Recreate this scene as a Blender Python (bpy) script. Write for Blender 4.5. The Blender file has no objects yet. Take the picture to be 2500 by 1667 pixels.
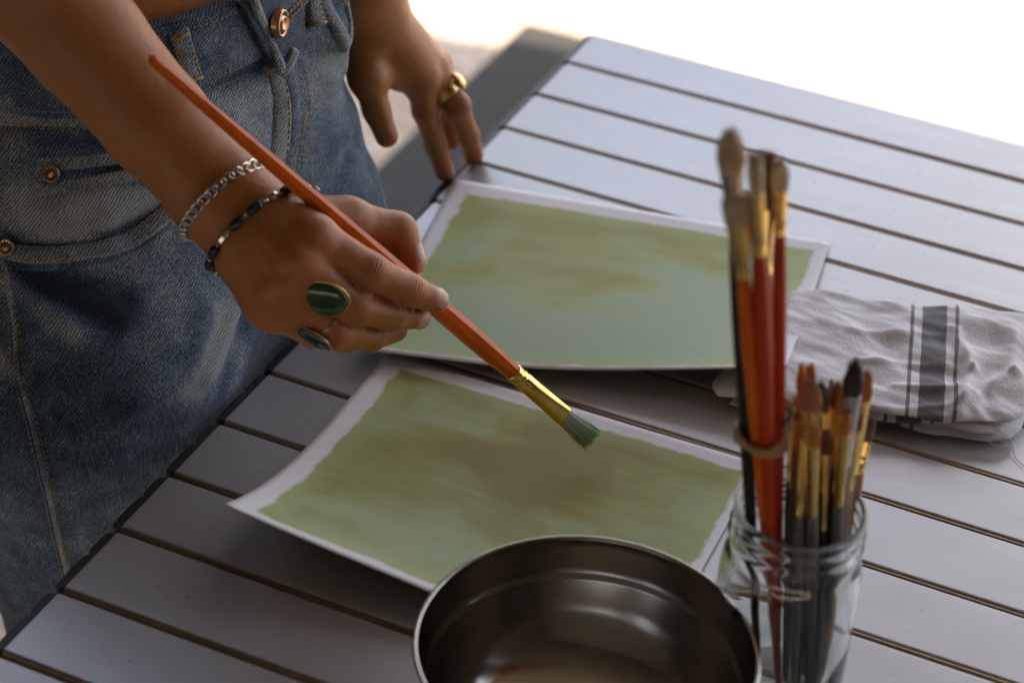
import bpy, bmesh, math, random
import numpy as np
from mathutils import Vector, Matrix, noise as mn

sc = bpy.context.scene
R = math.radians
random.seed(7)
rng = np.random.RandomState(11)
TZ = 0.72                      # height of the table top above the ground

# ------------------------------------------------------------------ camera
CAM = np.array([0.57426, -1.53886, 0.84071 + TZ])
_t = np.array([0.118494, -0.420732, TZ])
_f = _t - CAM; _f /= np.linalg.norm(_f)
_r = np.cross(_f, [0, 0, 1]); _r /= np.linalg.norm(_r)
_u = np.cross(_r, _f)
_c, _s = math.cos(0.068), math.sin(0.068)
RIGHT = _c * _r + _s * _u
UP = -_s * _r + _c * _u
cd = bpy.data.cameras.new('camera')
cam = bpy.data.objects.new('camera', cd); sc.collection.objects.link(cam)
m = Matrix.Identity(4)
for i in range(3):
    m[i][0] = RIGHT[i]; m[i][1] = UP[i]; m[i][2] = -_f[i]; m[i][3] = CAM[i]
cam.matrix_world = m
cd.sensor_width = 36; cd.lens = 81.27; cd.clip_start = 0.05; cd.clip_end = 800
cd.dof.use_dof = True; cd.dof.focus_distance = 1.36; cd.dof.aperture_fstop = 5.8
sc.camera = cam

# ------------------------------------------------------------------ sky, sun, exposure
SUN_AZ, SUN_EL = 12.0, 60.0    # degrees clockwise from +Y, and above the horizon
w = bpy.data.worlds.new('World'); sc.world = w; w.use_nodes = True
nt = w.node_tree; nt.nodes.clear()
sky = nt.nodes.new('ShaderNodeTexSky'); sky.sky_type = 'NISHITA'; sky.sun_disc = False
sky.sun_elevation = R(SUN_EL); sky.sun_rotation = R(SUN_AZ); sky.dust_density = 4.4; sky.ozone_density = .5
bg = nt.nodes.new('ShaderNodeBackground'); bg.inputs[1].default_value = 0.15
wo = nt.nodes.new('ShaderNodeOutputWorld')
nt.links.new(sky.outputs[0], bg.inputs[0]); nt.links.new(bg.outputs[0], wo.inputs[0])
sd = bpy.data.lights.new('sun', 'SUN'); sd.energy = 5.0; sd.angle = R(0.5); sd.color = (1, .86, .68)
sun = bpy.data.objects.new('sun', sd); sc.collection.objects.link(sun)
sdir = Vector((math.sin(R(SUN_AZ)) * math.cos(R(SUN_EL)), math.cos(R(SUN_AZ)) * math.cos(R(SUN_EL)), math.sin(R(SUN_EL))))
sun.rotation_euler = sdir.to_track_quat('Z', 'Y').to_euler(); sun.location = sdir * 12
vs = sc.view_settings
vs.view_transform = 'Standard'; vs.look = 'None'; vs.gamma = 1; vs.exposure = 1.6; vs.use_curve_mapping = False
sc.cycles.use_denoising = True
sc.cycles.max_bounces = 10; sc.cycles.diffuse_bounces = 5; sc.cycles.transmission_bounces = 10; sc.cycles.glossy_bounces = 5
sc.cycles.sample_clamp_indirect = 6

# ------------------------------------------------------------------ measuring helpers
FPX = 5643.875; K = 2500 / 2352
def ray(u, v):
    u, v = u * K, v * K
    return (u - 1250) / FPX * RIGHT - (v - 833.5) / FPX * UP + _f
def onz(u, v, h=0.0):          # point at height h above the table top
    d = ray(u, v); return CAM + d * ((h + TZ - CAM[2]) / d[2])
def dep(u, v, t):              # point at distance t from the lens plane
    return CAM + ray(u, v) * t
def proj(P):
    c = np.asarray(P) - CAM; z = c @ _f
    return ((1250 + FPX * (c @ RIGHT) / z) / K, (833.5 - FPX * (c @ UP) / z) / K, z)
def unit(v): v = np.asarray(v, float); return v / (np.linalg.norm(v) + 1e-12)

# ------------------------------------------------------------------ object helpers
COL = sc.collection
def mesh(name, verts, faces, smooth=True):
    me = bpy.data.meshes.new(name)
    me.from_pydata([tuple(map(float, v)) for v in verts], [], [tuple(map(int, f)) for f in faces])
    if smooth: me.shade_smooth()
    return me
def link(name, me, mat=None, parent=None, kind=None):
    o = bpy.data.objects.new(name, me); COL.objects.link(o)
    if mat is not None and me is not None:
        if not me.materials: me.materials.append(mat)
    if parent is not None: o.parent = parent
    if kind: o['kind'] = kind
    return o
def tag(o, label, cat, group=None):
    o['label'] = label; o['category'] = cat
    if group: o['group'] = group
    return o
def thing(name, label, cat, loc=(0, 0, 0), group=None):
    o = bpy.data.objects.new(name, None); COL.objects.link(o); o.location = tuple(map(float, loc)); o.empty_display_size = .02
    return tag(o, label, cat, group)
def put(name, verts, faces, mat, parent=None, smooth=True, kind=None):
    v = np.asarray(verts, float)
    if parent is not None:
        p = parent; off = np.zeros(3)
        while p is not None: off += np.array(p.location); p = p.parent
        v = v - off
    return link(name, mesh(name, v, faces, smooth), mat, parent, kind)
def bevel(o, w=.002, seg=2):
    b = o.modifiers.new('bevel', 'BEVEL'); b.width = w; b.segments = seg; b.limit_method = 'ANGLE'; return o
def box(x0, x1, y0, y1, z0, z1):
    v = [(x, y, z) for z in (z0, z1) for y in (y0, y1) for x in (x0, x1)]
    return v, [(0, 2, 3, 1), (4, 5, 7, 6), (0, 1, 5, 4), (2, 6, 7, 3), (0, 4, 6, 2), (1, 3, 7, 5)]
def join(parts):
    V, Fc, n = [], [], 0
    for v, f in parts:
        V += [tuple(p) for p in v]; Fc += [tuple(i + n for i in q) for q in f]; n += len(v)
    return V, Fc
def frame_of(d, hint=(0, 0, 1)):
    d = unit(d); h = np.array(hint, float)
    if abs(d @ h) > .95: h = np.array([1., 0, 0])
    a = unit(np.cross(h, d)); return a, np.cross(d, a)
def tube(pts, radii, n=10, flat=None, hint=(0, 0, 1), closed=False, cap=True):
    """swept tube; flat = per-point (width, thickness) half sizes instead of a round radius"""
    pts = [np.asarray(p, float) for p in pts]; N = len(pts); V, Fc = [], []
    a = None
    for i, p in enumerate(pts):
        if closed: d = pts[(i + 1) % N] - pts[i - 1]
        else: d = pts[min(i + 1, N - 1)] - pts[max(i - 1, 0)]
        d = unit(d)
        if a is None: a, b = frame_of(d, hint)
        else:
            a = a - d * (a @ d); a = unit(a); b = np.cross(d, a)
        for k in range(n):
            q = 2 * math.pi * k / n
            if flat is not None: ra, rb = flat[i]
            else: ra = rb = radii[i]
            V.append(p + a * ra * math.cos(q) + b * rb * math.sin(q))
    M = N if closed else N - 1
    for i in range(M):
        for k in range(n):
            j = (i + 1) % N
            Fc.append((i * n + k, i * n + (k + 1) % n, j * n + (k + 1) % n, j * n + k))
    if cap and not closed:
        Fc.append(tuple(range(n - 1, -1, -1))); Fc.append(tuple((N - 1) * n + k for k in range(n)))
    return V, Fc
def lathe(profile, n=64, c=(0, 0, 0)):
    V, Fc = [], []
    for r, z in profile:
        for k in range(n):
            q = 2 * math.pi * k / n; V.append((c[0] + r * math.cos(q), c[1] + r * math.sin(q), c[2] + z))
    for i in range(len(profile) - 1):
        for k in range(n):
            Fc.append((i * n + k, i * n + (k + 1) % n, (i + 1) * n + (k + 1) % n, (i + 1) * n + k))
    return V, Fc
def smooth_path(pts, n=40):
    """Catmull-Rom through the points"""
    P = [np.asarray(p, float) for p in pts]; P = [2 * P[0] - P[1]] + P + [2 * P[-1] - P[-2]]
    out = []; S = len(P) - 3
    for j in range(n + 1):
        t = j / n * S; i = min(int(t), S - 1); t -= i
        a, b, c, d = P[i:i + 4]
        out.append(.5 * ((2 * b) + (c - a) * t + (2 * a - 5 * b + 4 * c - d) * t * t + (3 * b - a - 3 * c + d) * t ** 3))
    return out

# ------------------------------------------------------------------ materials
class NB:
    def __init__(s, name):
        s.m = bpy.data.materials.new(name); s.m.use_nodes = True; s.t = s.m.node_tree; s.n = s.t.nodes
        s.b = s.n['Principled BSDF']; s.x = s.n.new('ShaderNodeTexCoord')
    def lk(s, a, b): s.t.links.new(a, b)
    def new(s, k, **kw):
        n = s.n.new('ShaderNode' + k)
        for a, v in kw.items(): setattr(n, a, v)
        return n
    def val(s, inp, v):
        if hasattr(v, 'is_output'): s.lk(v, inp)
        else: inp.default_value = v
    def co(s, kind='Object', scale=(1, 1, 1), rot=(0, 0, 0), loc=(0, 0, 0)):
        mp = s.new('Mapping'); s.lk(s.x.outputs[kind], mp.inputs[0])
        mp.inputs['Scale'].default_value = scale; mp.inputs['Rotation'].default_value = rot; mp.inputs['Location'].default_value = loc
        return mp.outputs[0]
    def noise(s, co, scale, detail=4, rough=.55, dist=0):
        n = s.new('TexNoise'); s.lk(co, n.inputs['Vector']); n.inputs['Scale'].default_value = scale
        n.inputs['Detail'].default_value = detail; n.inputs['Roughness'].default_value = rough; n.inputs['Distortion'].default_value = dist
        return n.outputs['Fac']
    def ramp(s, fac, stops, interp='LINEAR'):
        r = s.new('ValToRGB'); s.lk(fac, r.inputs[0]); e = r.color_ramp.elements; r.color_ramp.interpolation = interp
        while len(e) < len(stops): e.new(.5)
        for q, (p, c) in zip(e, stops):
            q.position = p; q.color = (c, c, c, 1) if not hasattr(c, '__len__') else (*c, 1)
        return r.outputs[0]
    def math(s, op, a, b=0.0, clamp=False):
        n = s.new('Math', operation=op, use_clamp=clamp); s.val(n.inputs[0], a); s.val(n.inputs[1], b); return n.outputs[0]
    def mix(s, f, a, b, blend='MIX'):
        n = s.new('Mix', data_type='RGBA', blend_type=blend); s.val(n.inputs[0], f)
        for i, v in ((6, a), (7, b)):
            if hasattr(v, 'is_output'): s.lk(v, n.inputs[i])
            else: n.inputs[i].default_value = (*v, 1)
        return n.outputs[2]
    def sep(s, v):
        n = s.new('SeparateXYZ'); s.lk(v, n.inputs[0]); return n.outputs
    def attr(s, name):
        n = s.new('Attribute'); n.attribute_name = name; return n.outputs['Fac']
    def bump(s, h, strength=.3, dist=.001):
        n = s.new('Bump'); s.lk(h, n.inputs['Height']); n.inputs['Strength'].default_value = strength; n.inputs['Distance'].default_value = dist
        s.lk(n.outputs[0], s.b.inputs['Normal'])
    def p(s, **kw):
        for k, v in kw.items():
            k = k.replace('_', ' ')
            i = s.b.inputs[k]
            if hasattr(v, 'is_output'): s.lk(v, i)
            elif hasattr(v, '__len__') and len(v) == 3 and i.type == 'RGBA': i.default_value = (*v, 1)
            else: i.default_value = v
        return s.m
def plain(name, col, rough=.5, metal=0.0, var=.12, scale=60, **kw):
    n = NB(name); c = n.noise(n.co(), scale)
    lo = tuple(x * (1 - var) for x in col); hi = tuple(min(1, x * (1 + var)) for x in col)
    return n.p(Base_Color=n.ramp(c, [(.3, lo), (.7, hi)]), Roughness=rough, Metallic=metal, **kw)

def m_ground():
    n = NB('sandy_ground'); c = n.co()
    a = n.noise(c, 5, 6, .6); b = n.noise(c, 22, 6, .7); g = n.noise(c, 120, 3, .6)
    col = n.ramp(b, [(.3, (.38, .31, .25)), (.5, (.52, .45, .38)), (.72, (.64, .58, .51))])
    col = n.mix(n.ramp(a, [(.42, .0), (.62, .8)]), col, (.36, .28, .21))
    col = n.mix(n.ramp(g, [(.55, 0), (.72, .55)]), col, (.25, .20, .16))
    n.bump(b, .5, .02)
    return n.p(Base_Color=col, Roughness=.95)
def m_mat():
    n = NB('dark_woven_mat'); c = n.co()
    wv = n.new('TexWave', wave_type='BANDS', bands_direction='X'); n.lk(c, wv.inputs[0]); wv.inputs['Scale'].default_value = 28; wv.inputs['Distortion'].default_value = .6
    f = n.noise(c, 9, 4)
    col = n.ramp(wv.outputs['Fac'], [(.2, (.008, .0078, .008)), (.8, (.034, .032, .032))])
    col = n.mix(n.ramp(f, [(.58, 0), (.72, .8)]), col, (.12, .075, .05))
    n.bump(wv.outputs['Fac'], .6, .004)
    return n.p(Base_Color=col, Roughness=.85)
def m_alu():
    n = NB('anodised_aluminium'); c = n.co()
    big = n.noise(c, 7, 4, .6); st = n.noise(n.co(scale=(6, 220, 220)), 1, 3, .6); sp = n.noise(c, 260, 2, .5); sm = n.noise(n.co(scale=(50, 160, 100), rot=(0, 0, .3)), 1, 5, .7)
    col = n.ramp(big, [(.3, (.50, .50, .515)), (.7, (.60, .605, .62))])
    col = n.mix(n.ramp(sm, [(.60, 0), (.76, .6)]), col, (.30, .29, .29))
    col = n.mix(n.ramp(sp, [(.71, 0), (.76, .85)]), col, (.10, .09, .085))
    ro = n.math('ADD', n.ramp(st, [(.3, .33), (.7, .39)]), n.math('MULTIPLY', big, .12))
    return n.p(Base_Color=col, Roughness=ro, Metallic=.38)
M = {}
M['ground'] = m_ground(); M['mat'] = m_mat(); M['alu'] = m_alu()
M['warm_glint'] = plain('warm_glint_metal', (.34, .235, .13), .34, .6)  # golden tint stands in for warm light reflected along the slat edges
M['black_plastic'] = plain('black_plastic', (.012, .012, .013), .45)
M['wood'] = None
def m_wood():
    n = NB('stained_boards'); c = n.co(scale=(1, 12, 12)); f = n.noise(c, 3, 6, .6, .8)
    return n.p(Base_Color=n.ramp(f, [(.3, (.055, .046, .036)), (.7, (.115, .097, .076))]), Roughness=.6)
M['wood'] = m_wood()

# ------------------------------------------------------------------ the place: ground, roof, unseen walls added to block light
g = put('ground', *box(-150, 150, -150, 150, -.5, 0), M['ground'], smooth=False); g['kind'] = 'structure'
# roof of the open shelter: its far edge throws the line between shade and sun on the ground
RZ = 3.2
ed = unit((1, .12, 0)); shade_pt = np.array([-.60, 1.205, 0])
hd = np.array([math.sin(R(SUN_AZ)), math.cos(R(SUN_AZ)), 0]) * (RZ / math.tan(R(SUN_EL)))
e0 = shade_pt + hd + ed * -1.75; e1 = shade_pt + hd + ed * 2.9
yb = -2.5
rv = []
for z in (RZ, RZ + .12):
    rv += [(e0[0], yb, z), (e1[0], yb, z), (e1[0], e1[1], z), (e0[0], e0[1], z)]
roof = put('roof', rv, [(3, 2, 1, 0), (4, 5, 6, 7), (0, 1, 5, 4), (1, 2, 6, 5), (2, 3, 7, 6), (3, 0, 4, 7)], M['wood'], smooth=False); roof['kind'] = 'structure'
bw = put('light_blocker_back', *box(e0[0], e1[0], yb - .15, yb, .6, RZ - .003), M['wood'], smooth=False); bw['kind'] = 'structure'  # added unseen panel, open below, hung there to shape the fill light
rw = put('light_blocker_right', *box(e1[0] + .002, e1[0] + .15, yb - .15, .35, 0, RZ - .003), M['wood'], smooth=False); rw['kind'] = 'structure'  # added out of view to cut light from the right
lw = put('light_blocker_left', *box(e0[0] - .15, e0[0] - .002, yb - .15, .5, 0, RZ - .003), M['wood'], smooth=False); lw['kind'] = 'structure'  # added out of view; its length limits sky light from the left

mat_o = put('ground_mat', *box(-.585, 1.9, .15, 1.275, .0, .012), M['mat'], smooth=False)
bevel(mat_o, .004, 2)
tag(mat_o, 'dark grey ribbed outdoor mat on the ground beyond the table edge', 'mat')

# ------------------------------------------------------------------ table of aluminium slats
S = .058
off = [-.031, -.023, -.013, -.05, .003, 0, .035, -.02, .025, .031, .019, -.007, -.004, -.02]
gy = [-(k + 1 + o) * S for k, o in enumerate(off)]
gy = [-.05 * S] + gy + [gy[-1] - S * i for i in range(1, 5)]
gw = [.0] + [.0044] * 4 + [.0044, .0046, .0046, .0034, .0040, .0046, .0048, .0050, .0048, .0050] + [.005] * 4
table = thing('slat_table', 'roll-top table of silver aluminium slats with black end caps', 'table', (.34, -.5, 0))
LEN = .70
def slat_mesh(wd):
    # rounded bar along x, cross-section in y/z
    r, t = .0014, .013
    pts = []
    for cy, cz, a0 in ((wd - r, -t + .0015, -90), (wd - r, -r, 0), (r, -r, 90), (r, -t + .0015, 180)):
        rr = r if cz == -r else .0015
        for q in range(7):
            a = R(a0 + q * 15); yy = cy + (r - rr) * (1 if cy > r else -1)
            pts.append((yy + rr * math.cos(a), cz + rr * math.sin(a)))
        if cz == -r and cy > r: pts += [(wd - r - .0006, 0.), (r + .0006, 0.)]
    V = []; n = len(pts)
    for x in (0, .0012, LEN - .0012, LEN):
        k = .0010 if x in (0, LEN) else 0
        for y, z in pts:
            V.append((x, y + (k if y < wd / 2 else -k), z - (k if z > -t / 2 else 0)))
    Fc = []
    for i in range(3):
        for k in range(n): Fc.append((i * n + k, i * n + (k + 1) % n, (i + 1) * n + (k + 1) % n, (i + 1) * n + k))
    Fc.append(tuple(range(n - 1, -1, -1))); Fc.append(tuple(3 * n + k for k in range(n)))
    Fc = [tuple(reversed(f)) for f in Fc]
    return V, Fc
def cap_mesh(wd):
    P = [box(-.0035, -.0003, .001, wd - .001, -.0125, -.0012)]
    for y0, y1, ex in ((.02 * wd, .63 * wd, .0044), (.65 * wd, 1.03 * wd, .0040)):
        n = 8; out = []
        for q in range(n + 1):
            a = R(180 * q / n); yc = (y0 + y1) / 2; hw = (y1 - y0) / 2
            sy = math.copysign(abs(math.cos(a)) ** .35, math.cos(a)); sx = abs(math.sin(a)) ** .6
            out.append((-.0033 - ex * sx, yc - hw * sy))
        V = [(x, y, z) for z in (-.0125, -.0040) for x, y in out]; k = n + 1
        Fc = [tuple(range(k)), tuple(range(2 * k - 1, k - 1, -1))] + [(i + 1, i, i + k, i + 1 + k) for i in range(n)] + [(0, k - 1, 2 * k - 1, k)]
        P.append((V, Fc))
    return join(P)
for i in range(len(gy) - 1):
    y1 = gy[i] - gw[i] / 2; y0 = gy[i + 1] + gw[i + 1] / 2; wd = y1 - y0
    jx = random.uniform(-.0007, .0007); jz = random.uniform(-.0004, .0003)
    v, f = slat_mesh(wd)
    s_ = put('slat', v, f, M['alu'], None); s_.parent = table
    s_.location = Vector((jx, y0, TZ + jz)) - table.location
    s_.rotation_euler = (random.uniform(-.006, .006), random.uniform(-.001, .001), 0)
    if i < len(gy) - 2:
        rod = put('glint_rod', *tube([(.0015, 0, 0), (LEN - .0015, 0, 0)], [.0019, .0019], 12), M['warm_glint'], None); rod.parent = table  # added rod, coloured like the warm reflection between slats
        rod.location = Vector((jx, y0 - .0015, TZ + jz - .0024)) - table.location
    v, f = cap_mesh(wd)
    c_ = put('end_cap', v, f, M['black_plastic'], None, smooth=False); c_.parent = table
    c_.location = Vector((jx, y0, TZ + jz)) - table.location
for x in (.07, .62):
    r_ = put('rail', *box(x - .015, x + .015, gy[-1] + .03, gy[0] - .03, TZ - .045, TZ - .0145), M['alu'], table, smooth=False)
for x in (.09, .60):
    for y in (gy[-1] + .08, gy[0] - .10):
        put('leg', *tube([(x, y, .0), (x, y, TZ - .046)], [.012, .012], 12), M['alu'], table)

# ------------------------------------------------------------------ signed-distance modelling of soft bodies
def smin(a, b, k):
    h = np.maximum(k - np.abs(a - b), 0) / k
    return np.minimum(a, b) - h * h * k * .25
def smax(a, b, k): return -smin(-a, -b, k)
def cone(p, a, b, ra, rb):
    a = np.asarray(a, np.float32); b = np.asarray(b, np.float32); ab = b - a
    t = np.clip(((p - a) @ ab) / (ab @ ab + 1e-12), 0, 1)
    q = p - a - t[:, None] * ab
    return np.sqrt((q * q).sum(1)) - (ra + (rb - ra) * t)
def sph(p, a, r): 
    q = p - np.asarray(a, np.float32); return np.sqrt((q * q).sum(1)) - r
def chain(p, J, k=.004):
    d = None
    for (a, ra), (b, rb) in zip(J[:-1], J[1:]):
        e = cone(p, a, b, ra, rb); d = e if d is None else smin(d, e, k)
    return d
def near(p, c, Rr, fn):
    """evaluate fn only for points inside a ball; a safe bound elsewhere"""
    q = p - np.asarray(c, np.float32); dist = np.sqrt((q * q).sum(1)); out = dist - Rr + .04
    mk = dist < Rr
    if mk.any(): out[mk] = fn(p[mk])
    return out
def grad(fn, p, e=.0006):
    g_ = np.zeros((len(p), 3), np.float32)
    for i in range(3):
        d = np.zeros(3, np.float32); d[i] = e
        g_[:, i] = fn(p + d) - fn(p - d)
    return g_ / (np.linalg.norm(g_, axis=1, keepdims=True) + 1e-9)
def sdf_mesh(fn, lo, hi, h, B=8):
    lo = np.asarray(lo, np.float32); nb = np.ceil((np.asarray(hi) - lo) / (h * B)).astype(int)
    ii = np.stack(np.meshgrid(*[np.arange(k) for k in nb], indexing='ij'), -1).reshape(-1, 3)
    d = fn((lo + (ii + .5) * (B * h)).astype(np.float32))
    ii = ii[np.abs(d) < B * h * .9 + 2 * h]
    N = nb * B + 2
    loc = np.stack(np.meshgrid(*[np.arange(B + 1)] * 3, indexing='ij'), -1).reshape(-1, 3)
    keys, vts, faces = [], [], []
    lines = []
    for c0 in range(0, len(ii), 400):
        bi = ii[c0:c0 + 400] * B
        g_ = bi[:, None, :] + loc[None]
        v = fn((lo + g_.reshape(-1, 3) * h).astype(np.float32)).reshape(-1, B + 1, B + 1, B + 1)
        ins = v < 0
        cs = sum(ins[:, a:a + B, b:b + B, c:c + B].astype(np.int8) for a in (0, 1) for b in (0, 1) for c in (0, 1))
        q, x, y, z = np.nonzero((cs > 0) & (cs < 8))
        acc = np.zeros((len(q), 3)); cnt = np.zeros(len(q))
        for ax in range(3):
            o = [i for i in range(3) if i != ax]
            for s1 in (0, 1):
                for s2 in (0, 1):
                    A = [0, 0, 0]; A[o[0]] = s1; A[o[1]] = s2; Bb = list(A); Bb[ax] = 1
                    va = v[q, x + A[0], y + A[1], z + A[2]]; vb = v[q, x + Bb[0], y + Bb[1], z + Bb[2]]
                    mk = (va < 0) != (vb < 0); t = np.where(mk, va / np.where(mk, va - vb, 1), 0)
                    pt = np.tile(np.array(A, float), (len(q), 1)); pt[:, ax] = t
                    acc += pt * mk[:, None]; cnt += mk
        cell = bi[q] + np.stack([x, y, z], 1)
        keys.append((cell[:, 0].astype(np.int64) * N[1] + cell[:, 1]) * N[2] + cell[:, 2])
        vts.append(lo + (cell + acc / cnt[:, None]) * h)
        for ax in range(3):
            sl = [slice(0, B)] * 3; sh = list(sl); sh[ax] = slice(1, B + 1)
            a = ins[(slice(None), *sl)]; b = ins[(slice(None), *sh)]
            q, x, y, z = np.nonzero(a != b)
            lines.append((ax, bi[q] + np.stack([x, y, z], 1), a[q, x, y, z]))
    keys = np.concatenate(keys); vts = np.concatenate(vts)
    od = np.argsort(keys); keys = keys[od]; vts = vts[od]
    for ax, e, fl in lines:
        o1, o2 = (ax + 1) % 3, (ax + 2) % 3; idx = []
        ok = np.ones(len(e), bool)
        for d1, d2 in ((-1, -1), (0, -1), (0, 0), (-1, 0)):
            c = e.copy(); c[:, o1] += d1; c[:, o2] += d2
            k = (c[:, 0].astype(np.int64) * N[1] + c[:, 1]) * N[2] + c[:, 2]
            i = np.clip(np.searchsorted(keys, k), 0, len(keys) - 1); ok &= keys[i] == k; idx.append(i)
        f = np.stack(idx, 1); f[~fl] = f[~fl][:, ::-1]; faces.append(f[ok])
    F_ = np.concatenate(faces); V = vts.astype(np.float32)
    for _ in range(2):
        for c0 in range(0, len(V), 200000):
            s = slice(c0, c0 + 200000); dd = np.clip(fn(V[s]), -h, h); V[s] = V[s] - dd[:, None] * grad(fn, V[s])
    return V, F_
def np_mesh(name, V, Fc):
    me = bpy.data.meshes.new(name); n = len(Fc)
    me.vertices.add(len(V)); me.vertices.foreach_set('co', np.ascontiguousarray(V, np.float32).ravel())
    me.loops.add(4 * n); me.loops.foreach_set('vertex_index', np.ascontiguousarray(Fc, np.int32).ravel())
    me.polygons.add(n); me.polygons.foreach_set('loop_start', np.arange(0, 4 * n, 4, dtype=np.int32))
    me.update(calc_edges=True); me.validate(); me.shade_smooth()
    return me
def add_attr(me, name, arr):
    a = me.attributes.new(name, 'FLOAT', 'POINT'); a.data.foreach_set('value', np.ascontiguousarray(arr, np.float32))

# --- the brush that is being used (its line fixes the grip)
BT = onz(1365, 1015, .012); BE = dep(345, 133, 1.19); BD = unit(BT - BE); BL = float(np.linalg.norm(BT - BE))
def bdep(u):                   # depth of the brush axis at picture column u
    lo, hi = 0., 1.
    for _ in range(40):
        mid = (lo + hi) / 2
        if proj(BE + (BT - BE) * mid)[0] < u: lo = mid
        else: hi = mid
    return proj(BE + (BT - BE) * lo)[2]
def J(u, v, o): return dep(u, v, bdep(u) + o)

# --- right arm and painting hand
rh = dict(
    elbow=dep(-75, -190, 1.215), fu=dep(60, -55, 1.235), fa=dep(200, 98, 1.25), fb=dep(360, 283, 1.26), w1=dep(492, 432, 1.268), w2=J(588, 527, .036),
    iM=J(722, 549, -.006), iP=J(849, 624, -.0165), iD=J(937, 665, -.016), iT=J(1000, 690, -.0142),
    mM=J(683, 600, -.004), mP=J(812, 703, -.008), mD=J(897, 722, -.002), mT=J(960, 726, .003),
    rM=J(660, 655, .004), rP=J(766, 760, .004), rD=J(849, 772, .014), rT=J(908, 757, .023),
    pM=J(636, 712, .014), pP=J(722, 762, .024), pD=J(790, 778, .037), pT=J(838, 772, .046),
    tC=J(640, 505, .036), tM=J(796, 508, .021), tI=J(912, 533, .0165), tT=J(944, 600, .0125))
HR = (rh['w2'] + rh['mT']) / 2
def f_right(p):
    j = rh
    arm = chain(p, [(j['elbow'], .0375), (j['fu'], .0345), (j['fa'], .0322), (j['fb'], .0292), (j['w1'], .0262), (j['w2'], .0245)], .005)
    side = unit(np.cross(j['w2'] - j['fa'], _f))
    return smin(arm, near(p, HR, .125, lambda q: f_rhand(q, side)), .0045)
def f_rhand(p, side):
    j = rh; wr = j['w2']
    palm = cone(p, j['w1'], wr, .0262, .0245)
    for s in (-1, 1):
        palm = smin(palm, cone(p, j['w1'] + side * .003 * s, wr + side * .006 * s, .0205, .0200), .012)
    for k, r0, r1 in (('iM', .018, .0128), ('mM', .018, .0128), ('rM', .017, .0122), ('pM', .017, .0118)):
        palm = smin(palm, cone(p, wr + (j[k] - wr) * .15, j[k] + (wr - j[k]) * .05, r0, r1), .012)
    deepn = unit(_f)
    palm = smin(palm, cone(p, J(575, 580, .036), J(612, 690, .022), .0175, .0135), .012)          # little-finger edge of the palm
    palm = smin(palm, cone(p, wr + deepn * .006, (j['mM'] + j['rM']) / 2 + deepn * .016, .017, .017), .014)   # heel and bulk of the palm
    th = chain(p, [(j['tC'], .0165), (j['tM'], .0122), (j['tI'], .0103), (j['tT'], .0082)], .006)
    th = smin(th, cone(p, j['tM'] + (j['iM'] - j['tM']) * .05, j['iM'] + (j['tC'] - j['iM']) * .35, .008, .012), .012)
    d = smin(palm, th, .010)
    for nm, rr in (('i', (.0122, .0100, .0086, .0070)), ('m', (.0122, .0101, .0088, .0072)), ('r', (.0116, .0098, .0084, .0070)), ('p', (.0108, .0088, .0074, .0064))):
        fg = chain(p, [(j[nm + q], r) for q, r in zip('MPDT', rr)], .004)
        d = np.minimum(smin(palm, fg, .007), d) if nm != 'i' else smin(smin(d, fg, .0022), np.minimum(smin(palm, fg, .007), d), .001)
    # knuckle bumps
    for k, r in (('iM', .0118), ('mM', .0116), ('rM', .0108)):
        d = smin(d, sph(p, j[k] - _f * .0034, r), .005)
    for k in ('iM', 'mM', 'rM'):
        d = smin(d, cone(p, wr + (j[k] - wr) * .2 - _f * .0225, j[k] - _f * .0112, .0020, .0032), .005)
    for k, r in (('iP', .0086), ('mP', .0086), ('rP', .0082), ('tI', .0088)):
        d = smin(d, sph(p, j[k] - _f * .0026, r), .003)
    return d
# --- left arm and hand resting on the table edge
def L(cx, cy, t): return dep(799.7 + .288 * cx, .288 * cy, t)
lh = dict(elbow=dep(690, -560, 1.50), w0=L(40, -160, 1.52), w=L(150, 90, 1.545),
          iM=L(575, 640, 1.585), iP=L(612, 880, 1.598), iD=L(695, 1150, 1.622), iT=L(768, 1372, 1.634),
          mM=L(665, 585, 1.597), mP=L(868, 850, 1.602), mD=L(955, 1080, 1.63), mT=L(998, 1232, 1.650),
          rM=L(690, 560, 1.612), rP=L(815, 800, 1.640), rD=L(815, 980, 1.655), rT=L(822, 1120, 1.658),
          pM=L(690, 520, 1.628), pP=L(800, 700, 1.655), pD=L(790, 850, 1.67), pT=L(780, 960, 1.675),
          tC=L(110, 360, 1.548), tM=L(150, 620, 1.552), tI=L(225, 880, 1.56), tT=L(305, 1085, 1.565))
HL = (lh['w'] + lh['mT']) / 2
def f_left(p):
    j = lh
    arm = chain(p, [(j['elbow'], .038), (j['w0'], .0295), (j['w'], .0245)], .006)
    side = unit(np.cross(j['w'] - j['w0'], _f))
    for s in (-1, 1):
        arm = smin(arm, cone(p, j['w0'] + side * .004 * s, j['w'] + side * .006 * s, .027, .020), .012)
    return smin(arm, near(p, HL, .125, lambda q: f_lhand(q, side)), .0045)
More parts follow.
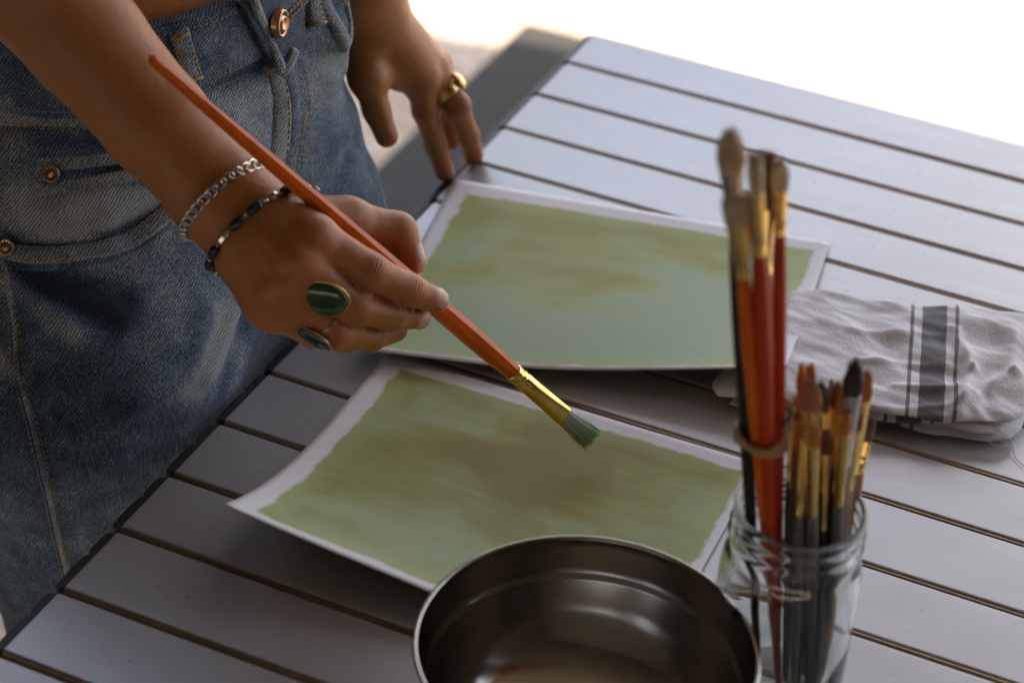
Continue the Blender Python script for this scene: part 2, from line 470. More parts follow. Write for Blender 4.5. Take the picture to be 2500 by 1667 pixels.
def f_lhand(p, side):
    j = lh; wr = j['w']
    palm = cone(p, wr + (j['w0'] - wr) * .3, wr, .027, .0255)
    for k, r0, r1 in (('iM', .017, .0122), ('mM', .017, .0118), ('rM', .016, .0112), ('pM', .015, .0108)):
        palm = smin(palm, cone(p, wr + (j[k] - wr) * .12, j[k], r0, r1), .012)
    palm = smin(palm, cone(p, wr, L(400, 560, 1.585), .017, .012), .012)
    th = chain(p, [(j['tC'], .0155), (j['tM'], .0108), (j['tI'], .0086), (j['tT'], .0080)], .006)
    th = smin(th, cone(p, j['tM'], L(460, 590, 1.585), .010, .008), .010)
    d = smin(palm, th, .008)
    for nm, rr in (('i', (.0106, .0088, .0077, .0070)), ('m', (.0106, .0087, .0076, .0070)), ('r', (.010, .0084, .0074, .0068)), ('p', (.010, .0078, .0068, .006))):
        fg = chain(p, [(j[nm + q], r) for q, r in zip('MPDT', rr)], .004)
        d = np.minimum(smin(palm, fg, .006), d)
    dn = unit(RIGHT * .5 + UP * .5 - _f * .35)
    for k in ('iM', 'mM', 'rM'):
        d = smin(d, sph(p, j[k] + dn * .0055, .0085), .004)
        d = smin(d, cone(p, wr + (j[k] - wr) * .25 + dn * .0135, j[k] + dn * .0085, .0022, .0032), .005)
    for k in ('iP', 'mP'): d = smin(d, sph(p, j[k] + dn * .0025, .0075), .003)
    return d
# --- trunk
FA = R(-9); FW = np.array([math.cos(FA), math.sin(FA), 0]); LF = np.array([-math.sin(FA), math.cos(FA), 0])
def stack(p, zs, cx, cy, aa, bb):
    """upright body of elliptical sections: aa sideways, bb front-back"""
    z = p[:, 2]; X = np.interp(z, zs, cx).astype(np.float32); Y = np.interp(z, zs, cy).astype(np.float32)
    a = np.interp(z, zs, aa).astype(np.float32); b = np.interp(z, zs, bb).astype(np.float32)
    dx = p[:, 0] - X; dy = p[:, 1] - Y
    f = dx * FW[0] + dy * FW[1]; l = dx * LF[0] + dy * LF[1]
    k = np.sqrt((f / b) ** 2 + (l / a) ** 2)
    d = (k - 1) * np.minimum(a, b)
    d = np.maximum(d, np.maximum(z - zs[-1], zs[0] - z))
    return d
WC = np.array([-.148, -.432])            # centre of the waist
TZS = [.60, .70, .80, .90, .96, 1.06, 1.18, 1.28, 1.36]
shR = np.array([WC[0] + .06, WC[1] - .01, 1.335]) - LF * .150
shL = np.array([WC[0] + .06, WC[1] - .01, 1.335]) + LF * .150
def f_trunk(p):
    n_ = np.arange(len(TZS)) / 8.
    d = stack(p, TZS, WC[0] + np.array([.03, .025, .01, 0, 0, .01, .03, .05, .06]), WC[1] + np.array([-.04, -.035, -.02, 0, 0, 0, -.005, -.01, -.01]),
              [.12, .135, .14, .118, .112, .122, .135, .135, .09], [.08, .09, .095, .086, .082, .09, .10, .09, .06])
    d = smin(d, cone(p, shR, shL, .050, .050), .05)
    nk = np.array([WC[0] + .065, WC[1] - .01, 1.34])
    d = smin(d, cone(p, nk, nk + np.array([.03, -.005, .11]), .052, .048), .04)
    hc = nk + FW * .065 + np.array([0, 0, .185])
    return smin(d, near(p, hc, .20, lambda q: f_head(q, hc)), .03)
def f_head(p, hc):
    q = (p - hc.astype(np.float32)); f = q @ FW.astype(np.float32); l = q @ LF.astype(np.float32)
    hd_ = (np.sqrt((f / .092) ** 2 + (l / .072) ** 2 + (q[:, 2] / .112) ** 2) - 1) * .075
    hd_ = smin(hd_, cone(p, hc + FW * .075 + np.array([0, 0, -.065]), hc + FW * .02 + np.array([0, 0, -.07]), .028, .045), .03)
    hd_ = smin(hd_, cone(p, hc + FW * .092 + np.array([0, 0, .012]), hc + FW * .108 + np.array([0, 0, -.026]), .007, .012), .012)   # nose
    for s in (-1, 1):
        hd_ = smin(hd_, sph(p, hc + LF * .074 * s + np.array([0, 0, -.005]), .016), .01)                                       # ears
        hd_ = smax(hd_, -sph(p, hc + LF * .032 * s + FW * .104 + np.array([0, 0, .012]), .016), .012)                          # eye sockets
    return hd_
def f_body(p):
    p = p.astype(np.float32)
    d = f_trunk(p)
    for s_, e_, fn, c, Rr in ((shR, rh['elbow'], f_right, (rh['fa'] + rh['iM']) / 2, .24), (shL, lh['elbow'], f_left, (lh['w0'] + lh['w']) / 2 , .20)):
        a = cone(p, s_, e_, .046, .037)
        a = smin(a, near(p, c, Rr, fn), .015)
        d = smin(d, a, .012)
    return d
V, Fc = sdf_mesh(f_body, (-.36, -.80, .60), (.22, -.10, 1.66), .0020)

def m_skin():
    n = NB('skin'); c = n.co()
    a = n.noise(c, 22, 4, .6); b = n.noise(c, 260, 3, .6); fr = n.noise(c, 330, 1, .4)
    col = n.ramp(a, [(.3, (.350, .134, .036)), (.7, (.420, .172, .052))])
    mot = n.noise(c, 650, 3, .7); col = n.mix(n.ramp(mot, [(.40, .30), (.62, 0)]), col, (.22, .070, .024)); blo = n.noise(c, 70, 4, .65); col = n.mix(n.ramp(blo, [(.50, 0), (.75, .35)]), col, (.36, .135, .052))
    col = n.mix(n.attr('flush'), col, (.40, .122, .055))
    col = n.mix(n.ramp(fr, [(.78, 0), (.82, .35)]), col, (.15, .06, .028))
    col = n.mix(n.attr('nail'), col, (.56, .31, .235))
    h = n.math('ADD', b, n.math('MULTIPLY', n.noise(n.co(scale=(1, 1, 1)), 90, 4, .6), 1.5))
    wob = n.math('MULTIPLY', n.math('SUBTRACT', n.noise(c, 160, 2), .5), .0022)
    fold = n.math('MULTIPLY', n.math('SINE', n.math('MULTIPLY', n.math('ADD', n.attr('crease_at'), wob), 2900)), n.attr('crease'))
    h = n.math('ADD', n.math('MULTIPLY', h, .55), n.math('MULTIPLY', fold, .35))
    n.bump(h, .38, .0012)
    col = n.mix(n.math('MULTIPLY', n.math('MAXIMUM', n.math('MULTIPLY', fold, -1), 0), .35), col, (.16, .05, .022))
    ro = n.math('SUBTRACT', n.ramp(b, [(.3, .42), (.7, .52)]), n.math('MULTIPLY', n.attr('nail'), .22))
    return n.p(Base_Color=col, Roughness=ro, Subsurface_Weight=.12, Subsurface_Radius=(.008, .003, .0015), Subsurface_Scale=.6, Specular_IOR_Level=.4)
M['skin'] = m_skin()
def near_attr(V, pts):
    o = np.zeros(len(V), np.float32)
    for c, r, a in pts:
        d = np.linalg.norm(V - np.asarray(c, np.float32), axis=1); o = np.maximum(o, a * np.clip(1 - (d / r) ** 2, 0, 1))
    return o
flush = near_attr(V, [(rh[k], .022, .55) for k in ('iM', 'mM', 'rM', 'pM')] + [(rh[k], .016, .55) for k in ('iP', 'mP', 'iT', 'mT', 'tT', 'tI', 'rP', 'iD', 'rT')] +
                  [(lh[k], .02, .3) for k in ('iM', 'mM')] + [(lh[k], .02, .5) for k in ('iT', 'mT', 'tT', 'rT')])
nails = np.zeros(len(V), np.float32)
def nail(tip, prev, dors, w=.0058, l=.0075):
    ax = unit(tip - prev); dn = unit(np.asarray(dors) - ax * (np.asarray(dors) @ ax)); sd_ = np.cross(ax, dn)
    q = V - (tip + ax * .0015).astype(np.float32)
    a = q @ ax.astype(np.float32); b = q @ sd_.astype(np.float32); c = q @ dn.astype(np.float32)
    k = (np.abs(a) / l) ** 3 + (np.abs(b) / w) ** 3
    mk = np.where((c > .002) & (c < .02), np.clip((1 - k) * 4, 0, 1), 0)
    nails[:] = np.maximum(nails, mk)
TOC = -_f
nail(rh['tT'], rh['tI'], RIGHT * 1.0 + UP * .35 + TOC * .35, .0066, .0085)
nail(rh['iT'], rh['iD'], TOC * .8 + UP * .3 + RIGHT * .2)
nail(rh['mT'], rh['mD'], TOC * .9 - UP * .4)
for t_, d_ in (('iT', 'iD'), ('mT', 'mD'), ('rT', 'rD')): nail(lh[t_], lh[d_], RIGHT * 1.0 + UP * .5 + TOC * -.1)
# nails stand a hair proud with an edge
gV = grad(f_body, V); V = V + gV * (nails * .0005)[:, None]
crs = np.zeros(len(V), np.float32); crm = np.zeros(len(V), np.float32)
for H, jts, dors in ((rh, (('i', 'MPDT'), ('m', 'MPDT'), ('r', 'MPDT')), TOC), (lh, (('i', 'MPDT'), ('m', 'MPDT')), unit(RIGHT * .5 + UP * .5 - _f * .4))):
    for f_, seq in jts:
        for a_, b_, c_ in ((0, 1, 2), (1, 2, 3)):
            p0, p1, p2 = (H[f_ + seq[q_]] for q_ in (a_, b_, c_)); ax_ = unit(p2 - p0); q = V - p1.astype(np.float32)
            al_ = q @ ax_.astype(np.float32); rd = np.linalg.norm(q - np.outer(al_, ax_), axis=1); w_ = np.exp(-(al_ / .0034) ** 2) * (rd < .016) * np.clip(q @ np.asarray(dors, np.float32) / .004, 0, 1)
            up_ = w_ > crm; crs[up_] = al_[up_]; crm[up_] = w_[up_]
me = np_mesh('body', V, Fc); add_attr(me, 'crease_at', crs); add_attr(me, 'crease', crm); add_attr(me, 'flush', flush); add_attr(me, 'nail', nails)
person = thing('person', 'person in blue jeans leaning at the table edge, right hand painting with a brush', 'person', (WC[0], WC[1], 0))
def kid(name, me, mat, parent, off=None):
    o = link(name, me, mat, parent); o.location = -Vector(parent.location) if off is None else off; return o
kid('body', me, M['skin'], person)

# ------------------------------------------------------------------ jeans
lR = [(-.135, -.520, .80, .100), (-.118, -.562, .72, .0985), (-.098, -.546, .55, .081), (-.080, -.540, .36, .080), (-.10, -.54, .035, .088)]
lL = [(-.135, -.395, .80, .098), (-.093, -.398, .72, .094), (-.10, -.385, .55, .092), (-.12, -.375, .36, .088), (-.14, -.37, .035, .098)]
WTOP = .930
creases = []
FL0, FL1 = dep(728, -40, 1.485), dep(738, 75, 1.475)
def f_jeans0(p):
    p = p.astype(np.float32)
    d = stack(p, [.66, .74, .80, .86, .90, .95], WC[0] + np.array([.02, .018, .010, .004, 0, 0]), WC[1] + np.array([-.045, -.04, -.028, -.012, 0, 0]),
              [.145, .165, .163, .145, .128, .122], [.105, .113, .112, .105, .097, .093])
    d = smin(d, cone(p, FL0, FL1, .020, .017), .03)
    for lg in (lR, lL):
        d = smin(d, chain(p, [(np.array(q[:3]), q[3]) for q in lg], .03), .032)
    return d
def f_jeans(p):
    p = p.astype(np.float32)
    d = f_jeans0(p)
    # cloth never perfectly smooth
    x, y, z = p[:, 0], p[:, 1], p[:, 2]; t = x * RIGHT[0] + y * RIGHT[1]
    d = d + .0011 * np.sin(t * 62 + z * 41 + 1.3 * np.sin(z * 37)) * np.sin(z * 55 - t * 23) + .0008 * np.sin(t * 130 - z * 90 + 2 * np.sin(t * 40))
    mk = (p[:, 2] > .70) & (np.abs(d) < .02)
    if mk.any():
        q = p[mk]; e = d[mk]
        for a, b, r, s in creases:
            c = cone(q, a, b, r, r * .5)
            e = smin(e, c, .010) if s > 0 else smax(e, -c, .008)
        d[mk] = e
    d = smax(d, p[:, 2] - WTOP, .002)
    return np.maximum(d, .03 - p[:, 2])
def hits(uv, fn=f_jeans0, t0=1.0, t1=1.9):
    d = np.array([ray(u, v) for u, v in uv]); t = np.full(len(d), t0); x = np.ones(len(d)); ln = np.linalg.norm(d, axis=1)
    for _ in range(90):
        x = fn((CAM + d * t[:, None]).astype(np.float32))
        go = (x >= .0002) & (t < t1)
        if not go.any(): break
        t = np.where(go, t + np.maximum(x * .8, .0003) / ln, t)
    P = CAM + d * t[:, None]
    return [P[i] if t[i] < t1 else None for i in range(len(d))]
def hit(u, v, fn=f_jeans0): return hits([(u, v)], fn)[0]
def crease(a, b, r=.006, depth=.002, s=1):
    A, Bq = hit(*a), hit(*b)
    if A is None or Bq is None: return
    n1 = grad(f_jeans0, np.array([A, Bq], np.float32))
    o = -(r - depth) if s > 0 else (r - depth)
    creases.append((A + n1[0] * o, Bq + n1[1] * o, r, s))
for a, b, r, dp, s in [((20, 640), (200, 800), .006, .003, 1), ((40, 610), (300, 690), .007, .0025, -1), ((60, 640), (260, 750), .007, .003, -1),
                       ((545, 700), (480, 860), .008, .0035, 1), ((560, 740), (500, 900), .007, .002, -1), ((470, 720), (440, 850), .008, .002, 1),
                       ((250, 410), (340, 400), .006, .002, 1), ((270, 440), (350, 425), .006, .002, -1), ((60, 330), (250, 325), .007, .003, -1),
                       ((840, 240), (700, 420), .007, .003, 1), ((870, 330), (790, 470), .006, .003, 1), ((820, 330), (740, 450), .006, .0025, -1), ((780, 160), (690, 330), .007, .0025, 1),
                       ((480, 240), (560, 300), .006, .002, 1), ((690, 200), (800, 190), .006, .0015, 1), ((40, 820), (100, 850), .007, .004, -1),
                       ((10, 568), (100, 574), .005, .0035, -1), ((100, 574), (200, 566), .005, .0035, -1), ((200, 566), (290, 540), .005, .0035, -1), ((290, 540), (370, 482), .005, .003, -1), ((100, 400), (330, 378), .007, .0025, -1), ((90, 445), (260, 425), .005, .002, -1), ((0, 283), (240, 288), .005, .003, -1), ((632, 170), (648, 260), .005, .003, -1), ((648, 260), (640, 400), .005, .003, -1), ((455, 205), (600, 158), .005, .002, -1),
                       ((100, 900), (330, 860), .008, .0015, 1), ((180, 1000), (400, 900), .008, .0015, 1), ((660, 100), (780, 140), .006, .0015, -1)]:
    crease(a, b, r, dp, s)
V, Fc = sdf_mesh(f_jeans, (-.34, -.78, .02), (.08, -.20, .96), .0030)
# worn, faded places of this pair of jeans, plus shade painted under hems: lap lines, thigh fronts, pocket bags
wear_shade = np.zeros(len(V), np.float32)
def fade_shade(a, b, r, amt):  # negative amt along hems and seams paints shade into the colour
    A, Bq = hit(*a), hit(*b)
    if A is None or Bq is None: return
    ab = Bq - A; t = np.clip(((V - A) @ ab) / (ab @ ab + 1e-9), 0, 1); q = np.linalg.norm(V - A - t[:, None] * ab, axis=1)
    wear_shade[:] = wear_shade + amt * np.exp(-(q / r) ** 2)
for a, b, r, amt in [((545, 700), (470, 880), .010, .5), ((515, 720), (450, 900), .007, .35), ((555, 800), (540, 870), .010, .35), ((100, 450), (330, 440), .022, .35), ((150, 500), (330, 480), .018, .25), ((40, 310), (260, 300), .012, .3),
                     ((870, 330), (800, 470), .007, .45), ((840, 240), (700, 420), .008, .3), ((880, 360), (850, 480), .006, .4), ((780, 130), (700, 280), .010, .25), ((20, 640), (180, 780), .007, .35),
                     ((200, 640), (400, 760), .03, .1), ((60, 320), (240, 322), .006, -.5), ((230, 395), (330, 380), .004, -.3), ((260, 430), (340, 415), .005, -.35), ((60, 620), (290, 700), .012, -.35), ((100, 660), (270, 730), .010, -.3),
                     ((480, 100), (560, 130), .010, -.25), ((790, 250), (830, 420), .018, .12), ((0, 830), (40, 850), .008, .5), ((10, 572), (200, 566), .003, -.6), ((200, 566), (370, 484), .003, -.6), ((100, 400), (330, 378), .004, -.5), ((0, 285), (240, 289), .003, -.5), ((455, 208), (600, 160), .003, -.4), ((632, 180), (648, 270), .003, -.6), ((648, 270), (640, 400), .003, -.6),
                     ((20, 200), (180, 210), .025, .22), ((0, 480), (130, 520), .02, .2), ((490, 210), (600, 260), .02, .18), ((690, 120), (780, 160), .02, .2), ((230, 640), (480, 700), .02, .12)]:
    fade_shade(a, b, r, amt)
jm = np_mesh('jeans', V, Fc); add_attr(jm, 'wear_shade', wear_shade)
def m_denim(name='denim', shift=0.0):
    n = NB(name)
    at = math.atan2(RIGHT[1], RIGHT[0])
    c = n.co(rot=(0, 0, -at)); x, y, z = n.sep(c)
    # twill: fine diagonal cords, uneven in strength
    tw = n.math('ADD', n.math('MULTIPLY', x, -2900), n.math('MULTIPLY', z, 2300))
    jit = n.noise(c, 210, 2, .6); jit2 = n.noise(c, 900, 2, .6)
    tw = n.math('SINE', n.math('ADD', tw, n.math('MULTIPLY', jit, 9)))
    tw = n.math('ADD', n.math('MULTIPLY', tw, .5), .5)
    big = n.noise(c, 9, 5, .6); mid = n.noise(c, 45, 4, .6); slub = n.noise(n.co(rot=(0, 0, -at), scale=(1400, 900, 130)), 1, 2, .6)
    f = n.math('ADD', n.math('MULTIPLY', big, .42), n.math('MULTIPLY', mid, .42))
    f = n.math('ADD', f, n.math('MULTIPLY', n.math('SUBTRACT', jit2, .5), .55))
    f = n.math('ADD', f, n.math('MULTIPLY', n.attr('wear_shade'), .55))
    f = n.math('ADD', f, n.math('MULTIPLY', n.math('SUBTRACT', slub, .5), .5))
    f = n.math('ADD', n.math('MULTIPLY', n.math('SUBTRACT', f, .43), 2.1), .40 + shift)
    dark = n.ramp(f, [(.1, (.005, .011, .030)), (.5, (.019, .043, .088)), (.9, (.105, .145, .18))])
    light = n.ramp(f, [(.1, (.020, .042, .085)), (.5, (.125, .205, .285)), (.9, (.46, .49, .46))])
    n.bump(n.math('ADD', tw, jit2), .5, .0006)
    return n.p(Base_Color=n.mix(tw, dark, light), Roughness=.9, Sheen_Weight=.12, Sheen_Roughness=.5)
M['denim'] = m_denim(); M['denim_edge'] = m_denim('denim_worn_edge', .36); M['denim_dark'] = m_denim('denim_unworn', -.18)
M['thread'] = plain('tan_thread', (.34, .22, .10), .8, var=.3, scale=300)
M['copper'] = plain('copper_metal', (.50, .30, .18), .32, 1.0)
M['gold'] = plain('gold_metal', (.72, .50, .20), .22, 1.0)
M['antique'] = plain('antique_gold', (.38, .28, .14), .35, 1.0, .4, 400)
M['silver'] = plain('silver_metal', (.60, .57, .53), .16, 1.0)
jeans = kid('jeans', jm, M['denim'], person)
def surf(pix, n=40, fn=f_jeans, lift=0.0):
    pts = [h_ for h_ in hits([(q[0], q[1]) for q in smooth_path([np.array([a, b, 0.]) for a, b in pix], n)], fn) if h_ is not None]
    if len(pts) < 3: return np.zeros((0, 3)), np.zeros((0, 3))
    P = np.array(pts, np.float32); N_ = grad(fn, P, .002)
    return P + N_ * lift, N_
def strip(P, N_, half, thick, shape=(1., 1.), crown=.0006):
    """raised band of cloth along a line on a surface"""
    V, Fc = [], []; n = len(P)
    for i in range(n):
        d = unit(P[min(i + 1, n - 1)] - P[max(i - 1, 0)]); s = unit(np.cross(N_[i], d))
        w = half * (shape[0] + (shape[1] - shape[0]) * i / (n - 1))
        for o, h_ in ((-1, -.002), (-1, thick * .7), (-.8, thick), (0, thick + crown), (.8, thick), (1, thick * .7), (1, -.002)):
            V.append(P[i] + s * w * o + N_[i] * h_)
    for i in range(n - 1):
        for k in range(6): Fc.append((i * 7 + k, (i + 1) * 7 + k, (i + 1) * 7 + k + 1, i * 7 + k + 1))
    Fc.append(tuple(range(7))); Fc.append(tuple((n - 1) * 7 + k for k in range(6, -1, -1)))
    return V, Fc
def stitches(P, N_, off=0., up=.0004, ln=.0026, gap=.0012, r=.00042):
    """one run of thread: short dashes lying on the cloth"""
    out = []; pts = []
    if len(P) < 3: return [], []
    for i in range(len(P)):
        d = unit(P[min(i + 1, len(P) - 1)] - P[max(i - 1, 0)]); s = unit(np.cross(N_[i], d)); pts.append(P[i] + s * off + N_[i] * up)
    pts = np.array(pts); seg = np.linalg.norm(np.diff(pts, axis=0), axis=1); cum = np.concatenate([[0], np.cumsum(seg)])
    at = lambda s_: np.array([np.interp(s_, cum, pts[:, k]) for k in range(3)])
    s_ = 0
    while s_ + ln < cum[-1]:
        a, m_, b = at(s_), at(s_ + ln / 2), at(s_ + ln); nn = N_[min(int(np.searchsorted(cum, s_)), len(N_) - 1)]
        out.append(tube([a - nn * .0002, m_ + nn * .0003, b - nn * .0002], [r * .6, r, r * .6], 5)); s_ += ln + gap * random.uniform(.7, 1.4)
    return join(out) if out else ([], [])
def band(name, pix, half, thick, mat, st=(), n=40, shape=(1., 1.), lift=0.):
    P, N_ = surf(pix, n, lift=lift)
    if len(P) < 3: return None
    o = put_j(name, *strip(P, N_, half, thick, shape), mat)
    for so in st:
        v, f = stitches(P, N_, so, thick + .0003)
        if v: put_s('stitching', v, f, M['thread'], o)
    return o
def put_j(name, v, f, mat):
    o = link(name, mesh(name, np.asarray(v, float), f), mat, jeans); return o     # jeans origin is the world origin
def put_s(name, v, f, mat, parent):
    if len(v): return link(name, mesh(name, np.asarray(v, float), f), mat, jeans)

# waistband: follows the waist all round, with an overlapping tab at the front
def ring_pts(zf, n=140, a0=0., a1=360., grow=0.):
    a = np.radians(a0 + (a1 - a0) * np.arange(n + 1) / n); d = np.outer(np.cos(a), FW) + np.outer(np.sin(a), LF); z = np.array([zf(q) for q in a])
    lo, hi = np.full(n + 1, .03), np.full(n + 1, .25)
    for _ in range(22):
        mid = (lo + hi) / 2; q = np.array([WC[0], WC[1], 0]) + d * mid[:, None]; q[:, 2] = np.minimum(z, WTOP - .004)
        ins = f_jeans0(q.astype(np.float32)) < 0
        lo = np.where(ins, mid, lo); hi = np.where(ins, hi, mid)
    q = np.array([WC[0], WC[1], 0]) + d * (lo + grow)[:, None]; q[:, 2] = z
    return list(q)
def wband(a0, a1, grow, zt, zb, n, slant=0):
    if slant:
        V, Fc = [], []; hs = [(0, .3), (.04, 1), (.3, 1.1), (.5, 1.15), (.7, 1.1), (.96, 1), (1, .4)]
        for t, g in hs: V += ring_pts(lambda a: zb + (zt - zb) * t, n, a0 + slant * (1 - t), a1, grow * g)
        m_ = n + 1
        for i in range(len(hs) - 1):
            for k in range(n): Fc.append((i * m_ + k, i * m_ + k + 1, (i + 1) * m_ + k + 1, (i + 1) * m_ + k))
        h_ = len(V); V += [np.array(V[i * m_]) - unit(np.array([V[i * m_][0] - WC[0], V[i * m_][1] - WC[1], 0])) * grow * .95 for i in range(len(hs))]
        for i in range(len(hs) - 1): Fc.append((i * m_, (i + 1) * m_, h_ + i + 1, h_ + i))
        return V, Fc, None
    rows = [ring_pts(lambda a: zb, n, a0, a1, grow * .3), ring_pts(lambda a: zb + .0015, n, a0, a1, grow), ring_pts(lambda a: (zt + zb) / 2, n, a0, a1, grow + .0012), ring_pts(lambda a: zt - .0015, n, a0, a1, grow), ring_pts(lambda a: zt, n, a0, a1, grow * .4), ring_pts(lambda a: zt - .004, n, a0, a1, -.003)]
    V = [p for r_ in rows for p in r_]; m_ = n + 1; Fc = []
    for i in range(len(rows) - 1):
        for k in range(n): Fc.append((i * m_ + k, i * m_ + k + 1, (i + 1) * m_ + k + 1, (i + 1) * m_ + k))
    return V, Fc, rows
ZT, ZB = .931, .890
V_, F_, rows = wband(0, 360, .0030, ZT, ZB, 150); put_j('waistband', V_, F_, M['denim'])
def ring_stitch(z, a0, a1, grow):
    P = np.array(ring_pts(lambda a: z, 90, a0, a1, grow)); N_ = np.array([unit(np.array([p[0] - WC[0], p[1] - WC[1], 0])) for p in P])
    v, f = stitches(P, N_, 0, .0004); put_s('stitching', v, f, M['thread'], None)
ring_stitch(ZT - .004, -110, -2, .0034); ring_stitch(ZB + .0035, -110, -8, .0034); ring_stitch(ZB - .004, -110, -8, .0012)
ring_stitch(ZT - .004, 8, 70, .0034); ring_stitch(ZB + .0035, 8, 70, .0034)
V_, F_, _r2 = wband(-9, 24, .0072, ZT + .001, ZB - .008, 18, 12); tab = put_j('waistband_tab', V_, F_, M['denim_dark'])
bevel(tab, .001, 2)
band('tab_edge', [(556, -12), (575, 35), (597, 95), (616, 138), (630, 156), (642, 150), (652, 128)], .0030, .0016, M['denim_edge'], (0.,), 40, lift=.0082)
# belt loops
for pix in ([(402, 66), (415, 110), (428, 160), (437, 192)], [(707, -5), (714, 30), (722, 62)]):
    P, N_ = surf(pix, 16, f_jeans0, lift=.0035)
    if len(P) < 4: continue
    o = put_j('belt_loop', *strip(P, N_, .0058, .0032), M['denim_edge'])
    for so in (-.0042, .0042):
        v, f = stitches(P, N_, so, .0036); put_s('stitching', v, f, M['thread'], None)
    for i in (1, -2):
        d = unit(P[min(i + 1, len(P) - 1) if i > 0 else -1] - P[i - 1 if i > 0 else -3]); sdv = np.cross(N_[i], d)
        v, f = tube([P[i] - sdv * .005 + N_[i] * .0036, P[i] + N_[i] * .0046, P[i] + sdv * .005 + N_[i] * .0036], [.0011] * 3, 6); put_s('bar_tack', v, f, M['thread'], None)
# fly: an overlapping flap that runs down from the button tab
band('fly_flap', [(618, 140), (636, 200), (643, 260), (640, 330), (632, 400), (640, 470)], .0068, .0030, M['denim_edge'], (-.005, .0052), 40, (1., 1.1))
P, N_ = surf([(668, 100), (690, 170), (700, 240), (692, 320), (680, 400)], 40, lift=.0003)
for so in (0, .0045):
    v, f = stitches(P, N_, so); put_s('stitching', v, f, M['thread'], None)
band('fly_fold', [(652, 150), (672, 210), (676, 280), (668, 350), (655, 420)], .0045, .0014, M['denim'], ())
# right front pocket: curved mouth with a double-stitched hem, coin pocket with rivets
band('pocket_hem', [(-60, 560), (15, 578), (100, 588), (200, 581), (290, 556), (360, 510), (420, 450), (470, 390)], .0052, .0034, M['denim_edge'], (-.0036, .0040), 70)
band('pocket_hem', [(-20, 590), (60, 606), (160, 603), (260, 582), (350, 535), (400, 490)], .0040, .0010, M['denim'], (.003,), 60)
band('coin_pocket_hem', [(84, 378), (160, 375), (250, 365), (340, 352)], .0036, .0016, M['denim_edge'], (-.0022, .0022), 40)
band('coin_pocket_hem', [(92, 434), (160, 428), (250, 412), (340, 396)], .0034, .0016, M['denim_edge'], (-.002, .002), 40)
band('coin_pocket_hem', [(86, 378), (90, 405), (96, 436)], .0028, .0013, M['denim_edge'], (0,), 16)
band('yoke_seam', [(-40, 265), (60, 272), (150, 276), (260, 270)], .0048, .0016, M['denim_edge'], (-.0032, .0034), 40)
for pix in ([(104, 440), (125, 490), (150, 540), (165, 575)], [(122, 436), (150, 490), (178, 540)]):
    P, N_ = surf(pix, 24, lift=.0003); v, f = stitches(P, N_); put_s('stitching', v, f, M['thread'], None)
# left front pocket
band('pocket_hem', [(728, -20), (752, 25), (778, 70), (795, 108)], .0048, .0024, M['denim_edge'], (-.003,), 30)
band('pocket_hem', [(795, 108), (803, 80), (800, 40), (790, -10)], .0030, .0018, M['denim_edge'], (), 24)
# outer side seam
band('side_seam', [(5, 590), (18, 660), (34, 740), (40, 830), (62, 920), (84, 1010), (108, 1110), (132, 1220), (158, 1330)], .0016, .0016, M['denim_edge'], (.0030, -.0032), 80)
def disc(name, u, v, r, mat, lift=.003, prof=None, face=None):
    P, N_ = surf([(u - 2, v), (u, v), (u + 2, v)], 2, f_jeans0); c, n_ = P[1] + N_[1] * lift, unit(N_[1] if face is None else N_[1] * .35 + np.asarray(face)); a, b = frame_of(n_)
    prof = prof or [(0, .35), (.15, .36), (.22, .12), (.72, .06), (.80, .16), (.95, .14), (1, 0), (1, -.3)]
    V_, F_ = lathe([(q * r, h_ * r) for q, h_ in reversed(prof)], 28)
    V_ = [c + a * p[0] + b * p[1] + n_ * p[2] for p in V_]
    o = put_j(name, V_, F_, mat); return o, c, n_, a, b
for (u, v, lf) in ((117, 401, .0012), (17, 568, .003)): 
    o, c, n_, a, b = disc('rivet', u, v, .0050, M['copper'], lf)
    ticks = join([tube([c + (a * math.cos(q) + b * math.sin(q)) * .0021 + n_ * .0006, c + (a * math.cos(q) + b * math.sin(q)) * .0036 + n_ * .0006], [.00035, .0004], 5) for q in np.arange(0, 6.28, .628)])
    put_s('rivet_mark', *ticks, M['denim_dark'], None)
o, c, n_, a, b = disc('button', 612, 46, .0088, M['copper'], .0105, [(0, .22), (.36, .22), (.40, .30), (.48, .30), (.52, .16), (.80, .12), (.86, .26), (.95, .22), (1, .05), (1, -.35)], face=(.98, .20, .05))
put_s('button_mark', *join([box(-.0004, .0004, -.0007, .0007, 0, .0005) and tube([c + (a * math.cos(q) + b * math.sin(q)) * .0050 + n_ * .0013, c + (a * math.cos(q) + b * math.sin(q)) * .0066 + n_ * .0013], [.0004, .0005], 5) for q in np.arange(0, 6.2, .36)]), M['denim_dark'], None)
# buttonhole stitches to the right of the button
P, N_ = surf([(628, 40), (650, 15), (676, -8)], 20, f_jeans0, lift=.0085)
for so in (-.0022, .0022):
    v, f = stitches(P, N_, so, ln=.004, gap=.0003, r=.0009); put_s('buttonhole', v, f, M['thread'], None)
P, N_ = surf([(640, 88), (668, 62), (700, 30)], 20, f_jeans0, lift=.0040)
for so in (-.002, .0025):
    v, f = stitches(P, N_, so); put_s('stitching', v, f, M['thread'], None)

